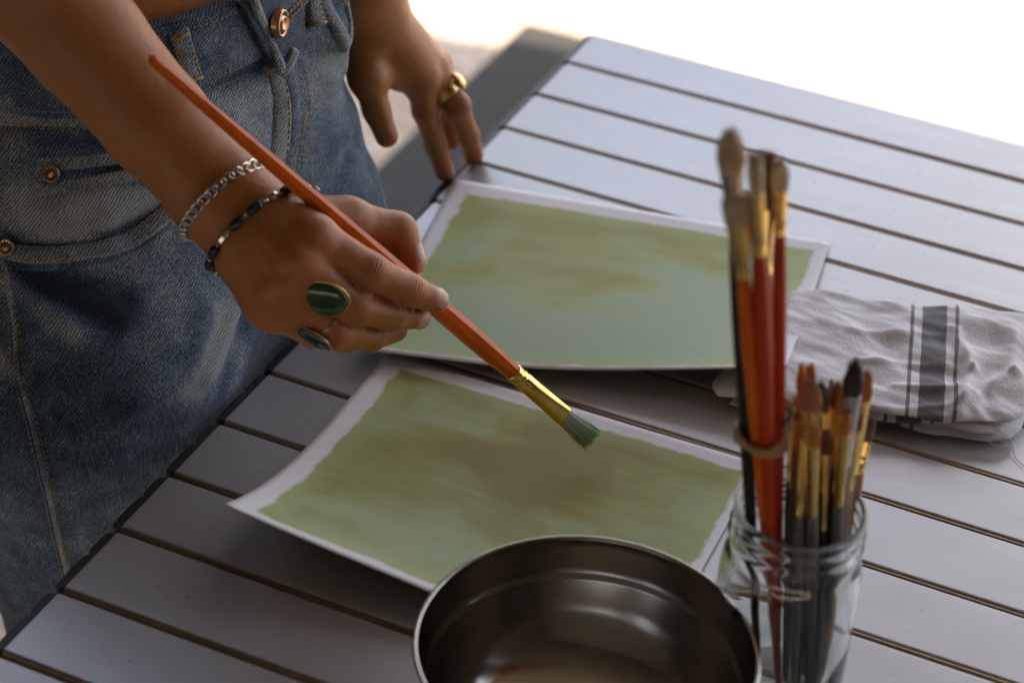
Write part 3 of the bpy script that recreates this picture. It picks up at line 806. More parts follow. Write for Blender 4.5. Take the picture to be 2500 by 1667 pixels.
# cropped top and hair, above the picture
def shell(name, fn, lo, hi, h, mat, parent):
    V, Fc = sdf_mesh(fn, lo, hi, h); me = np_mesh(name, V, Fc); return kid(name, me, mat, parent)
M['knit'] = plain('white_knit', (.62, .60, .57), .9); M['hair'] = plain('brown_hair', (.055, .03, .018), .5, scale=300)
def f_top(p):
    p = p.astype(np.float32); d = f_trunk(p) - .006
    d = smin(d, np.minimum(cone(p, shR, shR + (rh['elbow'] - shR) * .25, .058, .056), cone(p, shL, shL + (lh['elbow'] - shL) * .25, .058, .056)), .02)
    return np.maximum(np.maximum(d, 1.10 - p[:, 2]), p[:, 2] - 1.375)
shell('crop_top', f_top, (-.36, -.75, 1.08), (.12, -.12, 1.42), .008, M['knit'], person)
HC = np.array([WC[0] + .065, WC[1] - .01, 1.34]) + FW * .065 + np.array([0, 0, .185])
def f_hair(p):
    p = p.astype(np.float32); q = p - HC.astype(np.float32); f = q @ FW.astype(np.float32); l = q @ LF.astype(np.float32); z = q[:, 2]
    d = (np.sqrt((f / .106) ** 2 + (l / .086) ** 2 + ((z - .008) / .122) ** 2) - 1) * .09
    d = np.maximum(d, f - .045 - np.maximum(z - .05, 0) * .5)
    t = smin(d, cone(p, HC - FW * .085 + np.array([0, 0, .01]), HC - FW * .12 + np.array([0, 0, -.26]), .045, .025), .03)
    return t + .0015 * np.sin(l * 420)
shell('hair', f_hair, HC - np.array([.22, .16, .34]), HC + np.array([.16, .16, .16]), .006, M['hair'], person)

# ------------------------------------------------------------------ sheets of painted paper
def grid_sheet(name, P, nu, nv, mat):
    """P(u, v) -> point; UV 0..1"""
    V = [P(i / nu, j / nv) for j in range(nv + 1) for i in range(nu + 1)]
    Fc = [(j * (nu + 1) + i, j * (nu + 1) + i + 1, (j + 1) * (nu + 1) + i + 1, (j + 1) * (nu + 1) + i) for j in range(nv) for i in range(nu)]
    me = mesh(name, V, Fc); uv = me.uv_layers.new(name='UVMap')
    for l in me.loops:
        k = l.vertex_index; uv.data[l.index].uv = ((k % (nu + 1)) / nu, (k // (nu + 1)) / nv)
    o = link(name, me, mat); so = o.modifiers.new('thickness', 'SOLIDIFY'); so.thickness = .0004; so.offset = 1
    return o
def m_paper(name, margins, seed, cols, warp=.019, bias=0.):
    n = NB(name); c = n.co('UV', loc=(seed, seed * .7, 0)); uv = n.sep(n.x.outputs['UV']); u, v = uv[0], uv[1]
    e1 = n.noise(c, 9, 3, .6); e2 = n.noise(n.co('UV', scale=(13, 6, 1), loc=(seed, 0, 0)), 1, 4, .55); e3 = n.noise(n.co('UV', scale=(6, 13, 1), loc=(0, seed, 0)), 1, 4, .55)
    lf, rt, tp, bt = margins
    wob = n.math('MULTIPLY', n.math('SUBTRACT', e1, .5), warp * 1.6)
    dry = n.math('MULTIPLY', n.math('SUBTRACT', n.noise(n.co('UV', scale=(150, 26, 1)), 1, 2), .5), n.math('MULTIPLY', n.ramp(n.noise(c, 3.3, 2), [(.48, 0), (.62, 1)]), .016))
    wob = n.math('ADD', wob, dry)
    a = n.math('SUBTRACT', u, lf); b = n.math('SUBTRACT', 1 - rt, u)
    t = n.math('SUBTRACT', v, tp); d = n.math('SUBTRACT', 1 - bt, v)
    mu = n.math('ADD', n.math('MINIMUM', a, b), n.math('MULTIPLY', n.math('SUBTRACT', e3, .5), warp))
    mv = n.math('ADD', n.math('MINIMUM', t, d), n.math('MULTIPLY', n.math('SUBTRACT', e2, .5), warp * .8))
    ed_ = n.math('ADD', n.math('MINIMUM', mu, mv), wob)
    mr = n.new('MapRange'); n.lk(ed_, mr.inputs[0]); mr.inputs[1].default_value = -.004; mr.inputs[2].default_value = .007
    mask = mr.outputs[0]
    edge = n.new('MapRange'); n.lk(ed_, edge.inputs[0]); edge.inputs[1].default_value = .0; edge.inputs[2].default_value = .075; edge.inputs[3].default_value = 1; edge.inputs[4].default_value = 0
    st = n.noise(n.co('UV', scale=(1.6, 7, 1), loc=(seed, 1, 0)), 1, 3, .5, .4); pool = n.noise(c, 1.9, 3, .5, .5); gr = n.noise(c, 300, 2, .6); fine = n.noise(n.co('UV', scale=(4, 60, 1)), 1, 3, .6); blot = n.noise(c, 7, 4, .55, .6)
    f = n.math('ADD', n.math('MULTIPLY', pool, .60), n.math('MULTIPLY', st, .30))
    f = n.math('ADD', f, n.math('MULTIPLY', blot, .10))
    f = n.math('ADD', f, n.math('MULTIPLY', n.math('SUBTRACT', v, .5), bias))
    f = n.math('ADD', f, n.math('MULTIPLY', n.math('SUBTRACT', fine, .5), .07))
    f = n.math('ADD', n.math('MULTIPLY', n.math('SUBTRACT', f, .46), 2.1), .47)
    col = n.ramp(f, cols)
    rim = n.new('MapRange'); n.lk(ed_, rim.inputs[0]); rim.inputs[1].default_value = .0; rim.inputs[2].default_value = .012; rim.inputs[3].default_value = 1; rim.inputs[4].default_value = 0
    col = n.mix(n.math('MULTIPLY', edge.outputs[0], .65), col, (.42, .51, .19))
    col = n.mix(n.math('MULTIPLY', rim.outputs[0], n.math('MULTIPLY', blot, .6)), col, (.34, .34, .08))
    lf_ = n.ramp(n.noise(n.co('UV', scale=(6, 6, 1), loc=(seed * 2, 0, 0)), 1, 5, .65, 1.2), [(.46, 0), (.5, .10), (.54, 0)])
    col = n.mix(lf_, col, (.26, .25, .07))
    col = n.mix(n.ramp(gr, [(.3, .10), (.7, 0)]), col, (.18, .17, .08))
    wh = n.ramp(n.noise(c, 30, 3), [(.3, (.80, .78, .80)), (.7, (.85, .83, .85))])
    n.bump(n.math('ADD', gr, n.math('MULTIPLY', pool, 2)), .12, .0006)
    return n.p(Base_Color=n.mix(mask, wh, col), Roughness=n.math('SUBTRACT', .75, n.math('MULTIPLY', mask, .15)))
def bil(c, u, v): return (c[0] * (1 - u) + c[1] * u) * (1 - v) + (c[3] * (1 - u) + c[2] * u) * v
# far sheet
cf = [onz(1045, 410, .002), onz(1908, 552, .004), onz(1805, 838, .031), onz(821, 802, .011)]
def p_far(u, v):
    p = bil(cf, u, v).copy()
    p[2] = TZ + .0016 + .0005 * u + v * v * (.009 * (1 - u) ** 1.2 + .0285 * u ** 2.2) + .0035 * math.sin(v * 3.1) * v * math.sin(u * 3.1) + .0008 * math.sin(u * 9 + 1) * v + .0022 * max(0, u - .55) * math.sin(3.1 * v)
    return p
M['paper_far'] = m_paper('painted_paper_far', (.045, .035, .07, .022), 3.1, [(.30, (.31, .43, .265)), (.48, (.335, .43, .225)), (.59, (.345, .39, .125)), (.74, (.30, .295, .055))], bias=-.14)
far = grid_sheet('painted_paper', p_far, 56, 44, M['paper_far'])
tag(far, 'white sheet with pale green wash lying further back, its corner over the towel', 'paper', 'sheets of painted paper')
# near sheet
cn = [onz(890, 805, .003), onz(1748, 1062, .002), None, onz(513, 1158, .032)]
cn[2] = cn[1] + (cn[3] - cn[0]) * np.array([1, 1, 0]) + np.array([.0, .004, 0])
def p_near(u, v):
    p = bil(cn, u, v).copy()
    w_ = max(0, (v - .36) / .64)
    p[2] = TZ + .0012 + .031 * w_ ** 2.3 * max(0, 1 - u * 1.25) ** 1.4 + .009 * w_ ** 2 * max(0, math.sin(min(1, u * 1.25) * math.pi)) * (.6 + .4 * u) + .0012 * math.sin(u * 7 + v * 3) * v
    # the lifted corner also swings in a little
    p[0] -= .010 * (1 - abs(2 * v - 1)) * (1 - u) * 0
    return p
M['paper_near'] = m_paper('painted_paper_near', (.058, .022, .055, .042), 7.7, [(.32, (.345, .425, .215)), (.46, (.335, .385, .155)), (.56, (.30, .305, .07)), (.72, (.245, .205, .022))], bias=-.12)
nearp = grid_sheet('painted_paper', p_near, 60, 48, M['paper_near'])
tag(nearp, 'white sheet with olive green wash under the brush tip, near corner curling up', 'paper', 'sheets of painted paper')

# ------------------------------------------------------------------ folded kitchen towel
M['towel'] = None
ST0, ST1 = onz(2152, 690, .026), onz(2141, 980, .028)
sdv = unit((ST1 - ST0) * np.array([1, 1, 0])); snv = np.array([-sdv[1], sdv[0], 0])
if snv[0] < 0: snv = -snv
def m_towel():
    n = NB('towel_cloth'); uv = n.sep(n.x.outputs['UV']); u, v = uv[0], uv[1]      # u metres across the stripe, v along it
    c = n.co(); fz = n.noise(c, 900, 2, .6); st = n.noise(c, 26, 4, .6); wv = n.noise(c, 420, 3, .6)
    jit = n.math('MULTIPLY', n.math('SUBTRACT', n.noise(c, 160, 2), .5), .0008)
    au = n.math('ABSOLUTE', n.math('ADD', u, jit))
    base = n.ramp(st, [(.36, (.86, .835, .85)), (.58, (.90, .875, .88)), (.84, (.74, .64, .59))])
    base = n.mix(n.math('MULTIPLY', fz, .12), base, (.64, .60, .60))
    chev = n.math('SINE', n.math('MULTIPLY', n.math('ADD', v, n.math('MULTIPLY', au, -1.1)), 2500))
    chev = n.ramp(n.math('ADD', n.math('MULTIPLY', chev, .5), .5), [(.45, 1), (.75, 0)])
    inb = n.math('LESS_THAN', au, .0078)
    l1 = n.math('LESS_THAN', n.math('ABSOLUTE', n.math('SUBTRACT', au, .0142)), .0012)
    dash = n.ramp(n.math('ADD', n.math('MULTIPLY', n.math('SINE', n.math('MULTIPLY', n.math('ADD', v, u), 2600)), .5), .5), [(.35, 1), (.6, .5)])
    mk = n.math('MAXIMUM', n.math('MULTIPLY', inb, n.math('ADD', n.math('MULTIPLY', chev, .48), .50)), n.math('MULTIPLY', l1, dash), True)
    n.bump(n.math('ADD', n.math('MULTIPLY', fz, 1.2), wv), .5, .0009)
    return n.p(Base_Color=n.mix(mk, base, (.012, .010, .012)), Roughness=.95, Sheen_Weight=.12, Sheen_Roughness=.6)
M['towel'] = m_towel()
towel = thing('kitchen_towel', 'folded off-white towel with dark herringbone stripe', 'towel', (.34, -.32, TZ))
def pillow(corn, z0, z1, nu, nv, wr, seed, ridges=()):
    c = [np.asarray(q, float) for q in corn]; V = []; zm = (z0 + z1) / 2; hh = (z1 - z0) / 2
    rs = np.random.RandomState(seed); ph = rs.rand(12) * 6.28
    def P(s, t, side):
        p = bil(c, (s * (1 - .035 * t ** 8) + 1) / 2, (t * (1 - .04 * s ** 8) + 1) / 2).copy()
        e = max(0, 1 - abs(s) ** 14) ** .5 * max(0, 1 - abs(t) ** 10) ** .5
        # gentle outline wander
        p[0] += .0035 * math.sin(t * 4 + ph[0]) * s + .0015 * math.sin(t * 11 + ph[1]); p[1] += .003 * math.sin(s * 5 + ph[2]) * t + .0012 * math.sin(s * 13 + ph[3])
        wv = 1.5 * mn.noise(Vector((p[0] * 34 + seed * 9, p[1] * 48, 0))) + .4 * mn.noise(Vector((p[0] * 70 + p[1] * 40, p[1] * 150 + seed, 3)))
        for (ra, rb, wd_, am) in ridges:
            ab = rb - ra; tt = min(1, max(0, ((p - ra)[:2] @ ab[:2]) / (ab[:2] @ ab[:2]))); dd = np.hypot(*((p - ra - tt * ab)[:2])); wv += am * math.exp(-(dd / wd_) ** 2)
        p[2] = TZ + zm + side * hh * e + (wr * wv * e if side > 0 else wr * .25 * wv * e)
        return p
    m_ = nu + 1
    for side in (1, -1):
        for j in range(nv + 1):
            for i in range(nu + 1): 
                s, t = -1 + 2 * i / nu, -1 + 2 * j / nv
                s = math.copysign(1 - (1 - abs(s)) ** 1.5, s); t = math.copysign(1 - (1 - abs(t)) ** 1.5, t)
                V.append(P(s, t, side))
    n1 = m_ * (nv + 1); Fc = []
    for j in range(nv):
        for i in range(nu):
            a = j * m_ + i; Fc.append((a, a + m_, a + m_ + 1, a + 1)); Fc.append((n1 + a, n1 + a + 1, n1 + a + m_ + 1, n1 + a + m_))
    return V, Fc
def towel_uv(o, du, dv):
    me = o.data; uv = me.uv_layers.new(name='UVMap'); base = np.array(towel.location)
    for l in me.loops:
        p = np.array(me.vertices[l.vertex_index].co) + base - ST0
        uv.data[l.index].uv = (p @ snv + du, p @ sdv + dv - p[2] * 1.1)
q = [onz(1800, 668, .016), onz(2450, 738, .016), onz(2345, 1000, .010), onz(1655, 905, .012)]
RG = [(onz(*a_, .028), onz(*b_, .028), w_, am) for a_, b_, w_, am in (((2195, 730), (2238, 820), .004, 1.6), ((2238, 820), (2195, 960), .004, 1.6), ((2215, 900), (2330, 830), .004, 1.3), ((2330, 740), (2335, 830), .006, 1.5),
      ((1980, 800), (2190, 815), .003, .8), ((2060, 860), (2200, 868), .003, .9), ((1960, 735), (2180, 742), .003, .6), ((2000, 905), (2200, 905), .003, .7), ((2260, 870), (2300, 960), .005, -1.2), ((2080, 950), (2200, 945), .004, .6))]
for k, (z0, z1, dx, dy, sh, du) in enumerate(((.0006, .0068, .000, .000, .000, .024), (.0062, .0126, -.006, -.005, .004, .012), (.0120, .0185, .002, .004, .0, .0))):
    cc = [p + np.array([dx, dy, 0]) for p in q]; cc[3] = cc[3] + np.array([0, sh * .5, 0]); cc[2] = cc[2] + np.array([-sh, 0, 0])
    if k == 2: cc[2] = cc[2] + np.array([-.004, -.004, 0]); cc[3] = cc[3] + np.array([.012, -.004, 0])
    v, f = pillow(cc, z0, z1, 90, 70, .0015 if k < 2 else .0026, 5 + k, RG if k == 2 else ())
    o = put('fold_layer', v, f, M['towel'], towel); towel_uv(o, du, .003 * k)
M['cotton'] = plain('cotton_thread', (.62, .57, .52), .9)
for pts in ([(2210, 1035, .004), (2235, 1046, .001), (2270, 1052, .0006), (2310, 1048, .0006), (2330, 1020, .0006)], [(2290, 985, .012), (2320, 1010, .004), (2332, 1050, .0006), (2352, 1070, .0006)], [(2250, 1000, .010), (2285, 1022, .003), (2322, 1030, .0006)]):
    P = smooth_path([onz(*p_) for p_ in pts], 24); put('loose_thread', *tube(P, [.00028] * 25, 5), M['cotton'], towel)

# ------------------------------------------------------------------ steel bowl
def m_steel():
    n = NB('brushed_steel'); st = n.noise(n.co(scale=(30, 30, 900)), 1, 3, .6); b = n.noise(n.co(), 40, 4)
    tg = n.new('Tangent', direction_type='RADIAL', axis='Z'); n.lk(tg.outputs[0], n.b.inputs['Tangent'])
    return n.p(Base_Color=n.ramp(b, [(.3, (.40, .395, .36)), (.7, (.47, .465, .43))]), Metallic=1.0, Roughness=n.ramp(st, [(.3, .13), (.7, .19)]), Anisotropic=.6)
M['steel'] = m_steel()
BC = onz(1348, 1484, .070); BC[2] = TZ + .0004
RB = .0852
inner = [(0, .006), (.040, .0062), (.052, .0085), (.064, .018), (.0735, .034), (.0770, .0455), (.0778, .0472), (.0788, .0484), (.0795, .0500), (.0801, .0520), (.0825, .064), (.0832, .0672)]
lip = [(.0832 + .0014 * (1 - math.cos(R(a))) / 1.0, .0682 + .0016 * math.sin(R(a))) for a in range(0, 181, 30)]
outer = [(.0850, .066), (.0838, .062), (.0815, .050), (.0785, .044), (.0752, .033), (.066, .0165), (.053, .004), (.045, .0008), (.043, 0), (0, .0006)]
v, f = lathe(inner + lip + outer, 96); o = put('mixing_bowl', v, f, M['steel'])
o.location = Vector(BC); tag(o, 'stainless steel mixing bowl in the foreground beside the jar', 'bowl')

# ------------------------------------------------------------------ jar of brushes
def m_glass():
    n = NB('jar_glass'); c = n.co(scale=(1, 1, .4)); sm = n.noise(c, 60, 4, .6)
    n.bump(n.noise(n.co(), 25, 2), .15, .003)
    return n.p(Base_Color=(.95, .97, .95), Roughness=n.ramp(sm, [(.45, .015), (.75, .12)]), Transmission_Weight=1.0, IOR=1.47)
M['glass'] = m_glass()
RIM = .12; JC = onz(1839, 1165, RIM); JC[2] = TZ + .0004
gp = [(0, .0), (.029, .0), (.0342, .003), (.0362, .010), (.0364, .040), (.0364, .078), (.0358, .085), (.0342, .091), (.0328, .0945), (.0326, .098), (.0330, .0998), (.0346, .1018), (.0330, .1038), (.0326, .1062), (.0330, .1080), (.0346, .1100), (.0330, .1120), (.0327, .1145), (.0332, .1165), (.0337, .1185), (.0332, .1202), (.0320, .1208), (.0310, .1200), (.0304, .117),
      (.0302, .098), (.0308, .0935), (.0328, .086), (.0338, .078), (.0339, .040), (.0336, .013), (.031, .0085), (.020, .0072), (0, .007)]
v, f = lathe(gp, 72); o = put('glass_jar', v, f, M['glass']); o.location = Vector(JC)
tag(o, 'clear glass screw-neck jar holding the paint brushes', 'jar')
# brushes
def m_bristle(name, root, tip, p0=.45, p1=.75):
    n = NB(name); a = n.attr('along'); st = n.noise(n.co(), 700, 2)
    col = n.ramp(a, [(p0, root), (p1, tip)]); col = n.mix(n.math('MULTIPLY', st, .30), col, tuple(x * .6 for x in root))
    return n.p(Base_Color=col, Roughness=.55, Subsurface_Weight=.0)
M['br_hog'] = m_bristle('hog_bristle', (.66, .48, .28), (.82, .68, .46)); M['br_cream'] = m_bristle('cream_bristle', (.74, .60, .38), (.85, .74, .54))
M['br_orange'] = m_bristle('orange_nylon', (.55, .22, .04), (.66, .27, .06)); M['br_dark'] = m_bristle('dark_bristle', (.05, .03, .03), (.025, .016, .02))
M['br_green'] = m_bristle('bristle_with_green_paint', (.50, .55, .46), (.26, .46, .20), .2, .9); M['br_purple'] = m_bristle('stained_bristle', (.22, .12, .13), (.08, .05, .09))
M['br_brown'] = m_bristle('brown_bristle', (.20, .07, .025), (.30, .12, .05)); M['br_pink'] = m_bristle('pink_stained_bristle', (.45, .17, .12), (.48, .22, .10))
def m_lacq(name, col, rough=.28):
    n = NB(name); a = n.noise(n.co(scale=(1, 1, 1)), 55, 4, .6); 
    return n.p(Base_Color=n.ramp(a, [(.3, tuple(x * .8 for x in col)), (.7, tuple(min(1, x * 1.12) for x in col))]), Roughness=rough, Specular_IOR_Level=.3)
M['h_orange'] = m_lacq('orange_lacquer', (.66, .125, .006)); M['h_red'] = m_lacq('red_lacquer', (.46, .048, .006)); M['h_black'] = m_lacq('black_lacquer', (.018, .020, .018), .3)
M['h_grey'] = m_lacq('grey_lacquer', (.13, .135, .14), .35); M['h_wood'] = m_lacq('varnished_wood', (.45, .24, .10), .4); M['brass'] = plain('brass_ferrule', (.92, .62, .20), .17, 1.0); M['nickel'] = plain('nickel_ferrule', (.55, .53, .50), .25, 1.0)
def brush(label, E_, T_, bl, fl, hr, fw, ft, hm, fm, bm, er=None, filbert=True, ns=110, hint=None, nseg=14, group=None, tipw=.55):
    E_ = np.asarray(E_, float); T_ = np.asarray(T_, float); d = unit(T_ - E_); Ln = float(np.linalg.norm(T_ - E_)); hint = -_f if hint is None else hint
    root = thing('paint_brush', label, 'brush', E_, group)
    hl = Ln - bl - fl; er = er or hr * .45
    ts = [0, .0018, .008, hl * .25, hl * .5, hl * .72, hl * .86, hl * .95, hl, hl + .01]; rs = [er * .55, er * .92, er, er + (hr - er) * .30, er + (hr - er) * .58, er + (hr - er) * .88, hr, hr * .93, hr * .80, hr * .78]
    put('handle', *tube([E_ + d * t for t in ts], rs, nseg, hint=hint), hm, root, smooth=nseg > 9)
    r0 = hr * .84
    # ferrule: round at the handle, pressed flat at the hair
    us = [0, .02, .10, .115, .13, .16, .175, .19, .4, .62, .80, .985, 1.0]; fr = []
    for t in us:
        k = max(0, (t - .22) / .78) ** 1.1; cr = -.06 * r0 if t in (.115, .175) else 0
        fr.append((r0 * (1 - k) + fw * k + cr, r0 * (1 - k) + ft * k + cr))
    put('ferrule', *tube([E_ + d * (hl + t * fl) for t in us], None, 18, flat=fr, hint=hint), fm, root)
    a, b = frame_of(d, hint); V, Fc, al = [], [], []
    base = E_ + d * (hl + fl)
    for i in range(ns):
        q = random.random() * 6.283; rr = math.sqrt(random.random()); x, y = rr * math.cos(q), rr * math.sin(q)
        ln = bl * (1 - (.42 * abs(x) ** 2.5 if filbert else 0)) * random.uniform(.90, 1.0)
        sw = 1 + .10 * math.sin(1.2) ; p0 = base - d * .001 + a * x * fw * .92 + b * y * ft * .92
        pm = base + d * ln * .5 + a * x * fw * 1.04 * sw + b * y * ft * 1.15; p1 = base + d * ln + a * (x * fw * (tipw + .3) + random.gauss(0, .0004)) + b * (y * ft * tipw + random.gauss(0, .0003))
        n0 = len(V); rad = max(.00035, fw / math.sqrt(ns) * .8)
        for p_, r_, t in ((p0, rad, 0.), (pm, rad * .95, .5), (p1, rad * .25, 1.)):
            for z in range(4):
                w_ = z * 1.5708; V.append(p_ + a * r_ * math.cos(w_) + b * r_ * math.sin(w_)); al.append(t)
        for s_ in range(2):
            for z in range(4): Fc.append((n0 + s_ * 4 + z, n0 + s_ * 4 + (z + 1) % 4, n0 + s_ * 4 + 4 + (z + 1) % 4, n0 + s_ * 4 + 4 + z))
        Fc.append((n0 + 8, n0 + 9, n0 + 10, n0 + 11))
    n0 = len(V); K_ = 9
    for q in range(K_ + 1):
        t = q / K_; wd_ = fw * (.94 + .06 * math.sin(t * 3.1)) * (1 if not filbert else max(.08, 1 - max(0, t - .45) ** 2 * 2.6)); tt = ft * (1 - .55 * t) * .95
        if not filbert: wd_ *= 1 + (tipw - .85) * .25 * t
        for z in range(14):
            w_ = z * 6.2832 / 14; V.append(base + d * (t * bl * .90) + a * wd_ * math.cos(w_) + b * tt * math.sin(w_)); al.append(t)
    for q in range(K_):
        for z in range(14): Fc.append((n0 + q * 14 + z, n0 + q * 14 + (z + 1) % 14, n0 + q * 14 + 14 + (z + 1) % 14, n0 + q * 14 + 14 + z))
    Fc.append(tuple(n0 + K_ * 14 + z for z in range(14)))
    o = put('bristles', V, Fc, bm, root); add_attr(o.data, 'along', al)
    return root
brush('orange-handled flat brush with green paint on its tip, held in the painting hand', BE, BT, .027, .047, .0064, .0060, .0020, M['h_orange'], M['brass'], M['br_green'], er=.0032, hint=_f, nseg=9, ns=170, tipw=1.0, filbert=False)
def jar_brush(label, top, mouth, td, bl, fl, hr, fw, ft, hm, fm, bm, zb=.0095, **kw):
    Mp = onz(*mouth, RIM); T_ = dep(*top, td); dd = Mp - T_; E_ = Mp + dd * ((TZ + zb - Mp[2]) / dd[2])
    c = np.array([JC[0], JC[1]]); o_ = E_[:2] - c; r_ = np.hypot(*o_)
    if r_ > .026: E_[:2] = c + o_ * .026 / r_
    brush(label, E_, T_, bl, fl, hr, fw, ft, hm, fm, bm, group='brushes standing in the jar', **kw); return E_, T_
LB = []
LB.append(jar_brush('tallest brush in the jar, big tan filbert bristles and black handle', (1676, 293), (1724, 1185), .994, .023, .040, .0040, .0056, .0040, M['h_black'], M['nickel'], M['br_hog'], ns=150, tipw=.75))
LB.append(jar_brush('bright orange handle brush leaning left in the jar, beige flat bristles below the tallest', (1690, 447), (1757, 1200), 1.002, .018, .030, .0038, .0056, .0026, M['h_orange'], M['brass'], M['br_hog'], filbert=False, tipw=.9))
LB.append(jar_brush('red handle brush with slim cream bristles in the middle of the tall bundle', (1733, 352), (1772, 1215), .988, .022, .034, .0042, .0034, .0026, M['h_red'], M['brass'], M['br_cream'], filbert=False, tipw=.85))
LB.append(jar_brush('tall brush with flat brown bristles standing behind the slim cream one', (1750, 343), (1776, 1165), 1.066, .030, .034, .0036, .0056, .0022, M['h_red'], M['brass'], M['br_brown'], filbert=False, tipw=.9))
LB.append(jar_brush('dark red handle brush with cream slanted bristles, rightmost of the tall bundle', (1792, 358), (1788, 1185), 1.03, .018, .024, .0034, .0036, .0026, M['h_red'], M['brass'], M['br_cream'], tipw=.7))
for lab, top, mo, td, bl, fl, hr, fw, ft, hm, fm, bm, fb in (
    ('short grey-handled brush with narrow orange bristles, leftmost of the short ones', (1842, 833), (1832, 1180), 1.100, .016, .034, .0030, .0022, .0018, 'h_grey', 'brass', 'br_orange', True),
    ('short brush with rounded orange bristles next to the leftmost short one', (1861, 833), (1850, 1135), 1.128, .016, .030, .0032, .0032, .0022, 'h_black', 'brass', 'br_orange', True),
    ('wide short brush with pinkish orange bristles and grey handle', (1857, 868), (1853, 1195), 1.090, .020, .046, .0034, .0042, .0022, 'h_grey', 'brass', 'br_pink', False),
    ('short black-handled brush with purple stained round bristles', (1886, 872), (1880, 1175), 1.116, .018, .034, .0034, .0032, .0028, 'h_black', 'brass', 'br_purple', True),
    ('thin short brush with a pointed red tip', (1911, 868), (1898, 1140), 1.134, .013, .028, .0026, .0013, .0013, 'h_grey', 'brass', 'br_pink', True),
    ('short brush with large dark filbert bristles in a silver ferrule', (1966, 820), (1926, 1195), 1.088, .022, .044, .0036, .0046, .0036, 'h_grey', 'nickel', 'br_dark', True),
    ('short grey-handled brush with golden orange bristles, right of the dark filbert', (1994, 846), (1946, 1150), 1.126, .018, .042, .0036, .0036, .0022, 'h_grey', 'brass', 'br_orange', True),
    ('short wooden brush with pink stained tip, rightmost in the jar', (1999, 953), (1964, 1130), 1.152, .014, .018, .0034, .0030, .0020, 'h_wood', 'brass', 'br_purple', False),
    ('short brush with a tiny brown tip, lowest at the left of the short ones', (1822, 930), (1816, 1128), 1.146, .012, .030, .0030, .0024, .0018, 'h_black', 'brass', 'br_brown', True),
    ('short brush with small brown flat bristles half hidden among the others', (1906, 902), (1882, 1120), 1.152, .016, .030, .0032, .0034, .0020, 'h_black', 'brass', 'br_brown', False),
    ('short black-handled brush with low brass collar in the middle of the jar', (1900, 985), (1893, 1200), 1.118, .014, .046, .0030, .0026, .0018, 'h_black', 'brass', 'br_brown', False),
    ('thin brush with golden bristles just right of the rubber band', (1832, 905), (1822, 1170), 1.120, .014, .040, .0026, .0018, .0016, 'h_grey', 'brass', 'br_orange', True),
    ('grey-handled brush with long brass collar in front of the pinkish one', (1846, 950), (1838, 1220), 1.106, .014, .046, .0028, .0024, .0018, 'h_grey', 'brass', 'br_orange', False),
    ('slim brush with a wine red round tip between the purple and pointed ones', (1897, 885), (1890, 1150), 1.128, .014, .040, .0026, .0020, .0018, 'h_black', 'brass', 'br_purple', True),
    ('narrow brush with amber tip leaning on the dark filbert', (1935, 890), (1912, 1180), 1.118, .015, .046, .0028, .0022, .0018, 'h_grey', 'brass', 'br_orange', True),
    ('small wooden-handled brush with brown round tip low at the right', (1975, 930), (1945, 1185), 1.120, .014, .036, .0028, .0022, .0020, 'h_wood', 'brass', 'br_brown', True),
    ('black-handled brush with short dark bristles behind the pinkish one', (1872, 925), (1866, 1130), 1.150, .014, .036, .0028, .0026, .0020, 'h_black', 'brass', 'br_dark', True),
    ('thin amber-tipped brush standing just behind the leftmost short ones', (1850, 862), (1842, 1125), 1.140, .015, .044, .0028, .0024, .0018, 'h_grey', 'brass', 'br_orange', True),
    ('brush with ochre flat tip between the pinkish and the purple tips', (1873, 890), (1870, 1185), 1.108, .015, .048, .0030, .0030, .0018, 'h_grey', 'brass', 'br_orange', False),
    ('brush with rusty round tip just left of the dark filbert', (1925, 872), (1906, 1165), 1.122, .016, .046, .0030, .0028, .0022, 'h_black', 'brass', 'br_brown', True),
    ('brush with low amber tip in front, nearest the rim of the jar', (1868, 975), (1866, 1225), 1.094, .014, .046, .0030, .0030, .0020, 'h_grey', 'brass', 'br_orange', False),
    ('brush with honey coloured tip under the silver ferrule', (1945, 945), (1922, 1205), 1.102, .014, .046, .0030, .0028, .0020, 'h_grey', 'brass', 'br_orange', False),
    ('slender brush with brown tip at the far right behind the wooden one', (1985, 905), (1952, 1140), 1.138, .015, .044, .0028, .0024, .0018, 'h_grey', 'brass', 'br_brown', True)):
    jar_brush(lab, top, mo, td, bl, fl, hr, fw, ft, M[hm], M[fm], M[bm], filbert=fb, ns=60)
# rubber band round the tall brushes
pts = []
for E_, T_ in LB:
    best = min(np.linspace(0, 1, 300), key=lambda t: abs(proj(E_ + (T_ - E_) * t)[1] - 985)); pts.append(E_ + (T_ - E_) * best)
pts = np.array(pts); cen = pts.mean(0); ax = unit(sum(unit(T_ - E_) for E_, T_ in LB)); a, b = frame_of(ax, -_f)
ang = np.linspace(0, 2 * math.pi, 49)[:-1]; ring = []
for q in ang:
    dv = a * math.cos(q) + b * math.sin(q); ring.append(cen + dv * max((p_ - cen) @ dv + .0054 for p_ in pts))
ring = np.array(ring); ring = (ring + np.roll(ring, 1, 0) + np.roll(ring, -1, 0)) / 3
M['rubber'] = plain('tan_rubber', (.40, .27, .13), .6)
parts = [tube([p_ + ax * (o_ + .0012 * math.sin(3 * q + o_ * 900)) for p_, q in zip(ring, ang)], None, 8, flat=[(.0010, .0016)] * len(ring), hint=ax, closed=True) for o_ in (-.0016, .0014)]
o = put('rubber_band', *join(parts), M['rubber']); tag(o, 'tan rubber band wound round the tall brushes', 'rubber band')
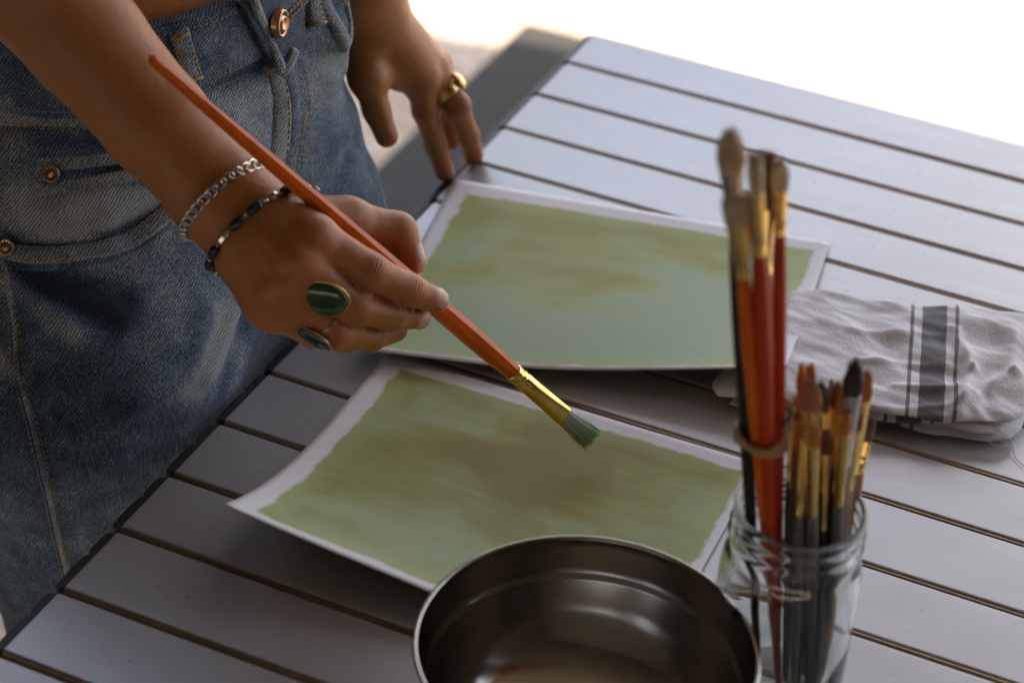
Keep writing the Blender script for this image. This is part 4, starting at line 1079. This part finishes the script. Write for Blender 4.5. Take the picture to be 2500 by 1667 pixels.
# ------------------------------------------------------------------ jewellery
def around(c, n_, fn, off, n=64, rot=0., tilt=None):
    a, b = frame_of(n_, -_f); q = 2 * math.pi * np.arange(n) / n; dv = np.outer(np.cos(q), a) + np.outer(np.sin(q), b); lo, hi = np.full(n, .004), np.full(n, .06)
    for _ in range(18):
        mid = (lo + hi) / 2; ins = fn((c + dv * mid[:, None]).astype(np.float32)) < off
        lo = np.where(ins, mid, lo); hi = np.where(ins, hi, mid)
    return c + dv * lo[:, None]
def resample(P, step):
    P = np.vstack([P, P[:1]]); seg = np.linalg.norm(np.diff(P, axis=0), axis=1); cum = np.concatenate([[0], np.cumsum(seg)]); n = max(3, int(round(cum[-1] / step)))
    return np.array([[np.interp(s_, cum, P[:, k]) for k in range(3)] for s_ in np.arange(n) * cum[-1] / n])
axf = unit(rh['w2'] - rh['fa'])
def ring_center(pa, pb, bow):
    return pa + (pb - pa) * bow
# curb chain
cA = dep(527, 462, proj(rh['w1'])[2]); nA = unit(axf - _f * .30)
P = resample(around(cA, nA, f_right, .0020), .0056)
bm1 = thing('chain_bracelet', 'silver curb chain bracelet on the right wrist', 'bracelet', cA)
tv, tf = [], []
for i in range(14):
    q = 2 * math.pi * i / 14
    for k in range(7):
        w_ = 2 * math.pi * k / 7; rr = 1 + .0
        tv.append(((.0040 + .0009 * math.cos(w_)) * math.cos(q), (.0030 + .0009 * math.cos(w_)) * math.sin(q), .0009 * math.sin(w_)))
for i in range(14):
    for k in range(7): tf.append((i * 7 + k, ((i + 1) % 14) * 7 + k, ((i + 1) % 14) * 7 + (k + 1) % 7, i * 7 + (k + 1) % 7))
lme = mesh('link', tv, tf); lme.materials.append(M['silver'])
gr_ = grad(f_right, P.astype(np.float32), .002)
for i in range(len(P)):
    d = unit(P[(i + 1) % len(P)] - P[i - 1]); n_ = unit(gr_[i] - d * (gr_[i] @ d)); s_ = np.cross(n_, d)
    q = R(48); zx = n_ * math.cos(q) + s_ * math.sin(q); yx = np.cross(zx, d)
    o = bpy.data.objects.new('link', lme); COL.objects.link(o); o.parent = bm1
    mt = Matrix.Identity(4)
    for k in range(3): mt[k][0] = d[k]; mt[k][1] = yx[k]; mt[k][2] = zx[k]; mt[k][3] = P[i][k] - cA[k]
    o.matrix_local = mt
# bead bracelet
cB = dep(593, 527, proj(rh['w2'])[2]); nB = unit(axf - _f * .34)
P = around(cB, nB, f_right, .0024)
bb = thing('bead_bracelet', 'bracelet of dark stone and silver beads beside the chain', 'bracelet', cB)
M['hematite'] = plain('dark_stone', (.035, .036, .042), .18, .4)
Pc = np.vstack([P, P[:1]]); seg = np.linalg.norm(np.diff(Pc, axis=0), axis=1); cum = np.concatenate([[0], np.cumsum(seg)]); tot = cum[-1]
at = lambda s_: np.array([np.interp(s_ % tot, cum, Pc[:, k]) for k in range(3)])
put('cord', *tube([at(x) for x in np.linspace(0, tot, 60)[:-1]], [.0005] * 59, 5, closed=True), M['black_plastic'], bb)
s_, k = 0., 0
pat = [('hematite', .0105, .0028), ('silver', .0022, .0014), ('hematite', .0105, .0028), ('silver', .0022, .0013), ('silver', .0085, .0026), ('silver', .0022, .0013)]
while s_ < tot - .008:
    mt, ln, r_ = pat[k % len(pat)]; p0, p1 = at(s_ + .0002), at(s_ + ln - .0002)
    if ln < .003: ts, rs = (0, .15, .5, .85, 1), (.3, .75, 1, .75, .3)
    else: ts, rs = (0, .08, .3, .7, .92, 1), (.35, .72, 1, 1, .72, .35)
    put('bead', *tube([p0 + (p1 - p0) * t for t in ts], [r_ * q for q in rs], 8), M[mt], bb, smooth=mt == 'hematite' or ln < .003); s_ += ln; k += 1
def ring_thing(label, c, axis, face, r, stone, smat, cab=True, beads=0, bw=.0011, metal='gold', sa=None):
    root = thing('finger_ring', label, 'ring', c); axis = unit(axis); fd = unit(np.asarray(face) - axis * (np.asarray(face) @ axis)); sd_ = np.cross(axis, fd)
    put('band', *tube([c + (fd * math.cos(q) + sd_ * math.sin(q)) * r for q in np.linspace(0, 6.2832, 41)[:-1]], None, 8, flat=[(.0008, bw)] * 40, hint=axis, closed=True), M[metal], root)
    la, lb, lh_ = stone; base = c + fd * (r + .0006)
    if sa is not None: e1 = unit(np.asarray(sa) - fd * (np.asarray(sa) @ fd)); e2 = np.cross(fd, e1)
    else: e1, e2 = axis, sd_
    def dome(prof):
        V_, F_ = lathe(prof, 32); return [base + e1 * p[0] * la + e2 * p[1] * lb + fd * p[2] for p in V_], F_
    put('setting', *dome([(0, -.0012), (.9, -.0012), (1.08, .0002), (1.10, .0012), (1.03, .0016), (.95, .0012), (0, .001)]), M[metal], root)
    pr = [(math.cos(R(a)) , .0010 + lh_ * math.sin(R(a)) ** (1 if cab else .6)) for a in range(0, 91, 10)] if cab else [(.98, .001), (.98, .0016), (.72, lh_), (.0, lh_)]
    put('stone', *dome(pr), M[smat], root, smooth=cab)
    for i in range(beads):
        q = 2 * math.pi * i / beads; p_ = base + e1 * math.cos(q) * la * 1.10 + e2 * math.sin(q) * lb * 1.10 + fd * .0012
        V_, F_ = lathe([(.0007 * math.cos(R(a)), .0007 * math.sin(R(a))) for a in range(-90, 91, 30)], 8); put('bead', [p_ + np.array(v_) for v_ in V_], F_, M[metal], root)
    return root
M['jade'] = plain('jade_stone', (.016, .062, .016), .15, 0, .4, 120, Coat_Weight=.4); M['emerald'] = plain('emerald_glass', (.003, .03, .017), .08, 0, .3, 200, Coat_Weight=.6)
mid_c = rh['mM'] + (rh['mP'] - rh['mM']) * .52
jade_face = unit(dep(742, 698, proj(mid_c)[2] - .011) - mid_c)
ring_thing('gold ring with a large oval green cabochon on the painting hand', mid_c, rh['mP'] - rh['mM'], jade_face, .0098, (.0136, .0114, .0048), 'jade', sa=RIGHT - UP * .32)
rc_ = rh['rM'] + (rh['rP'] - rh['rM']) * .80
ring_thing('ornate gold ring with beaded rim and dark green stone, lowest on the painting hand', rc_, rh['rP'] - rh['rM'], -UP * 1.0 + TOC * .06 - RIGHT * .1, .0098, (.0105, .0075, .0032), 'emerald', True, 24, metal='antique', sa=RIGHT - UP * .2)
lc_ = lh['mM'] + (lh['mP'] - lh['mM']) * .55
ring_thing('chunky gold signet ring on the hand resting at the table edge', lc_, lh['mP'] - lh['mM'], RIGHT * .8 + UP * .6 + TOC * .1, .0108, (.0062, .0080, .0030), 'gold', True, 0, .0045)
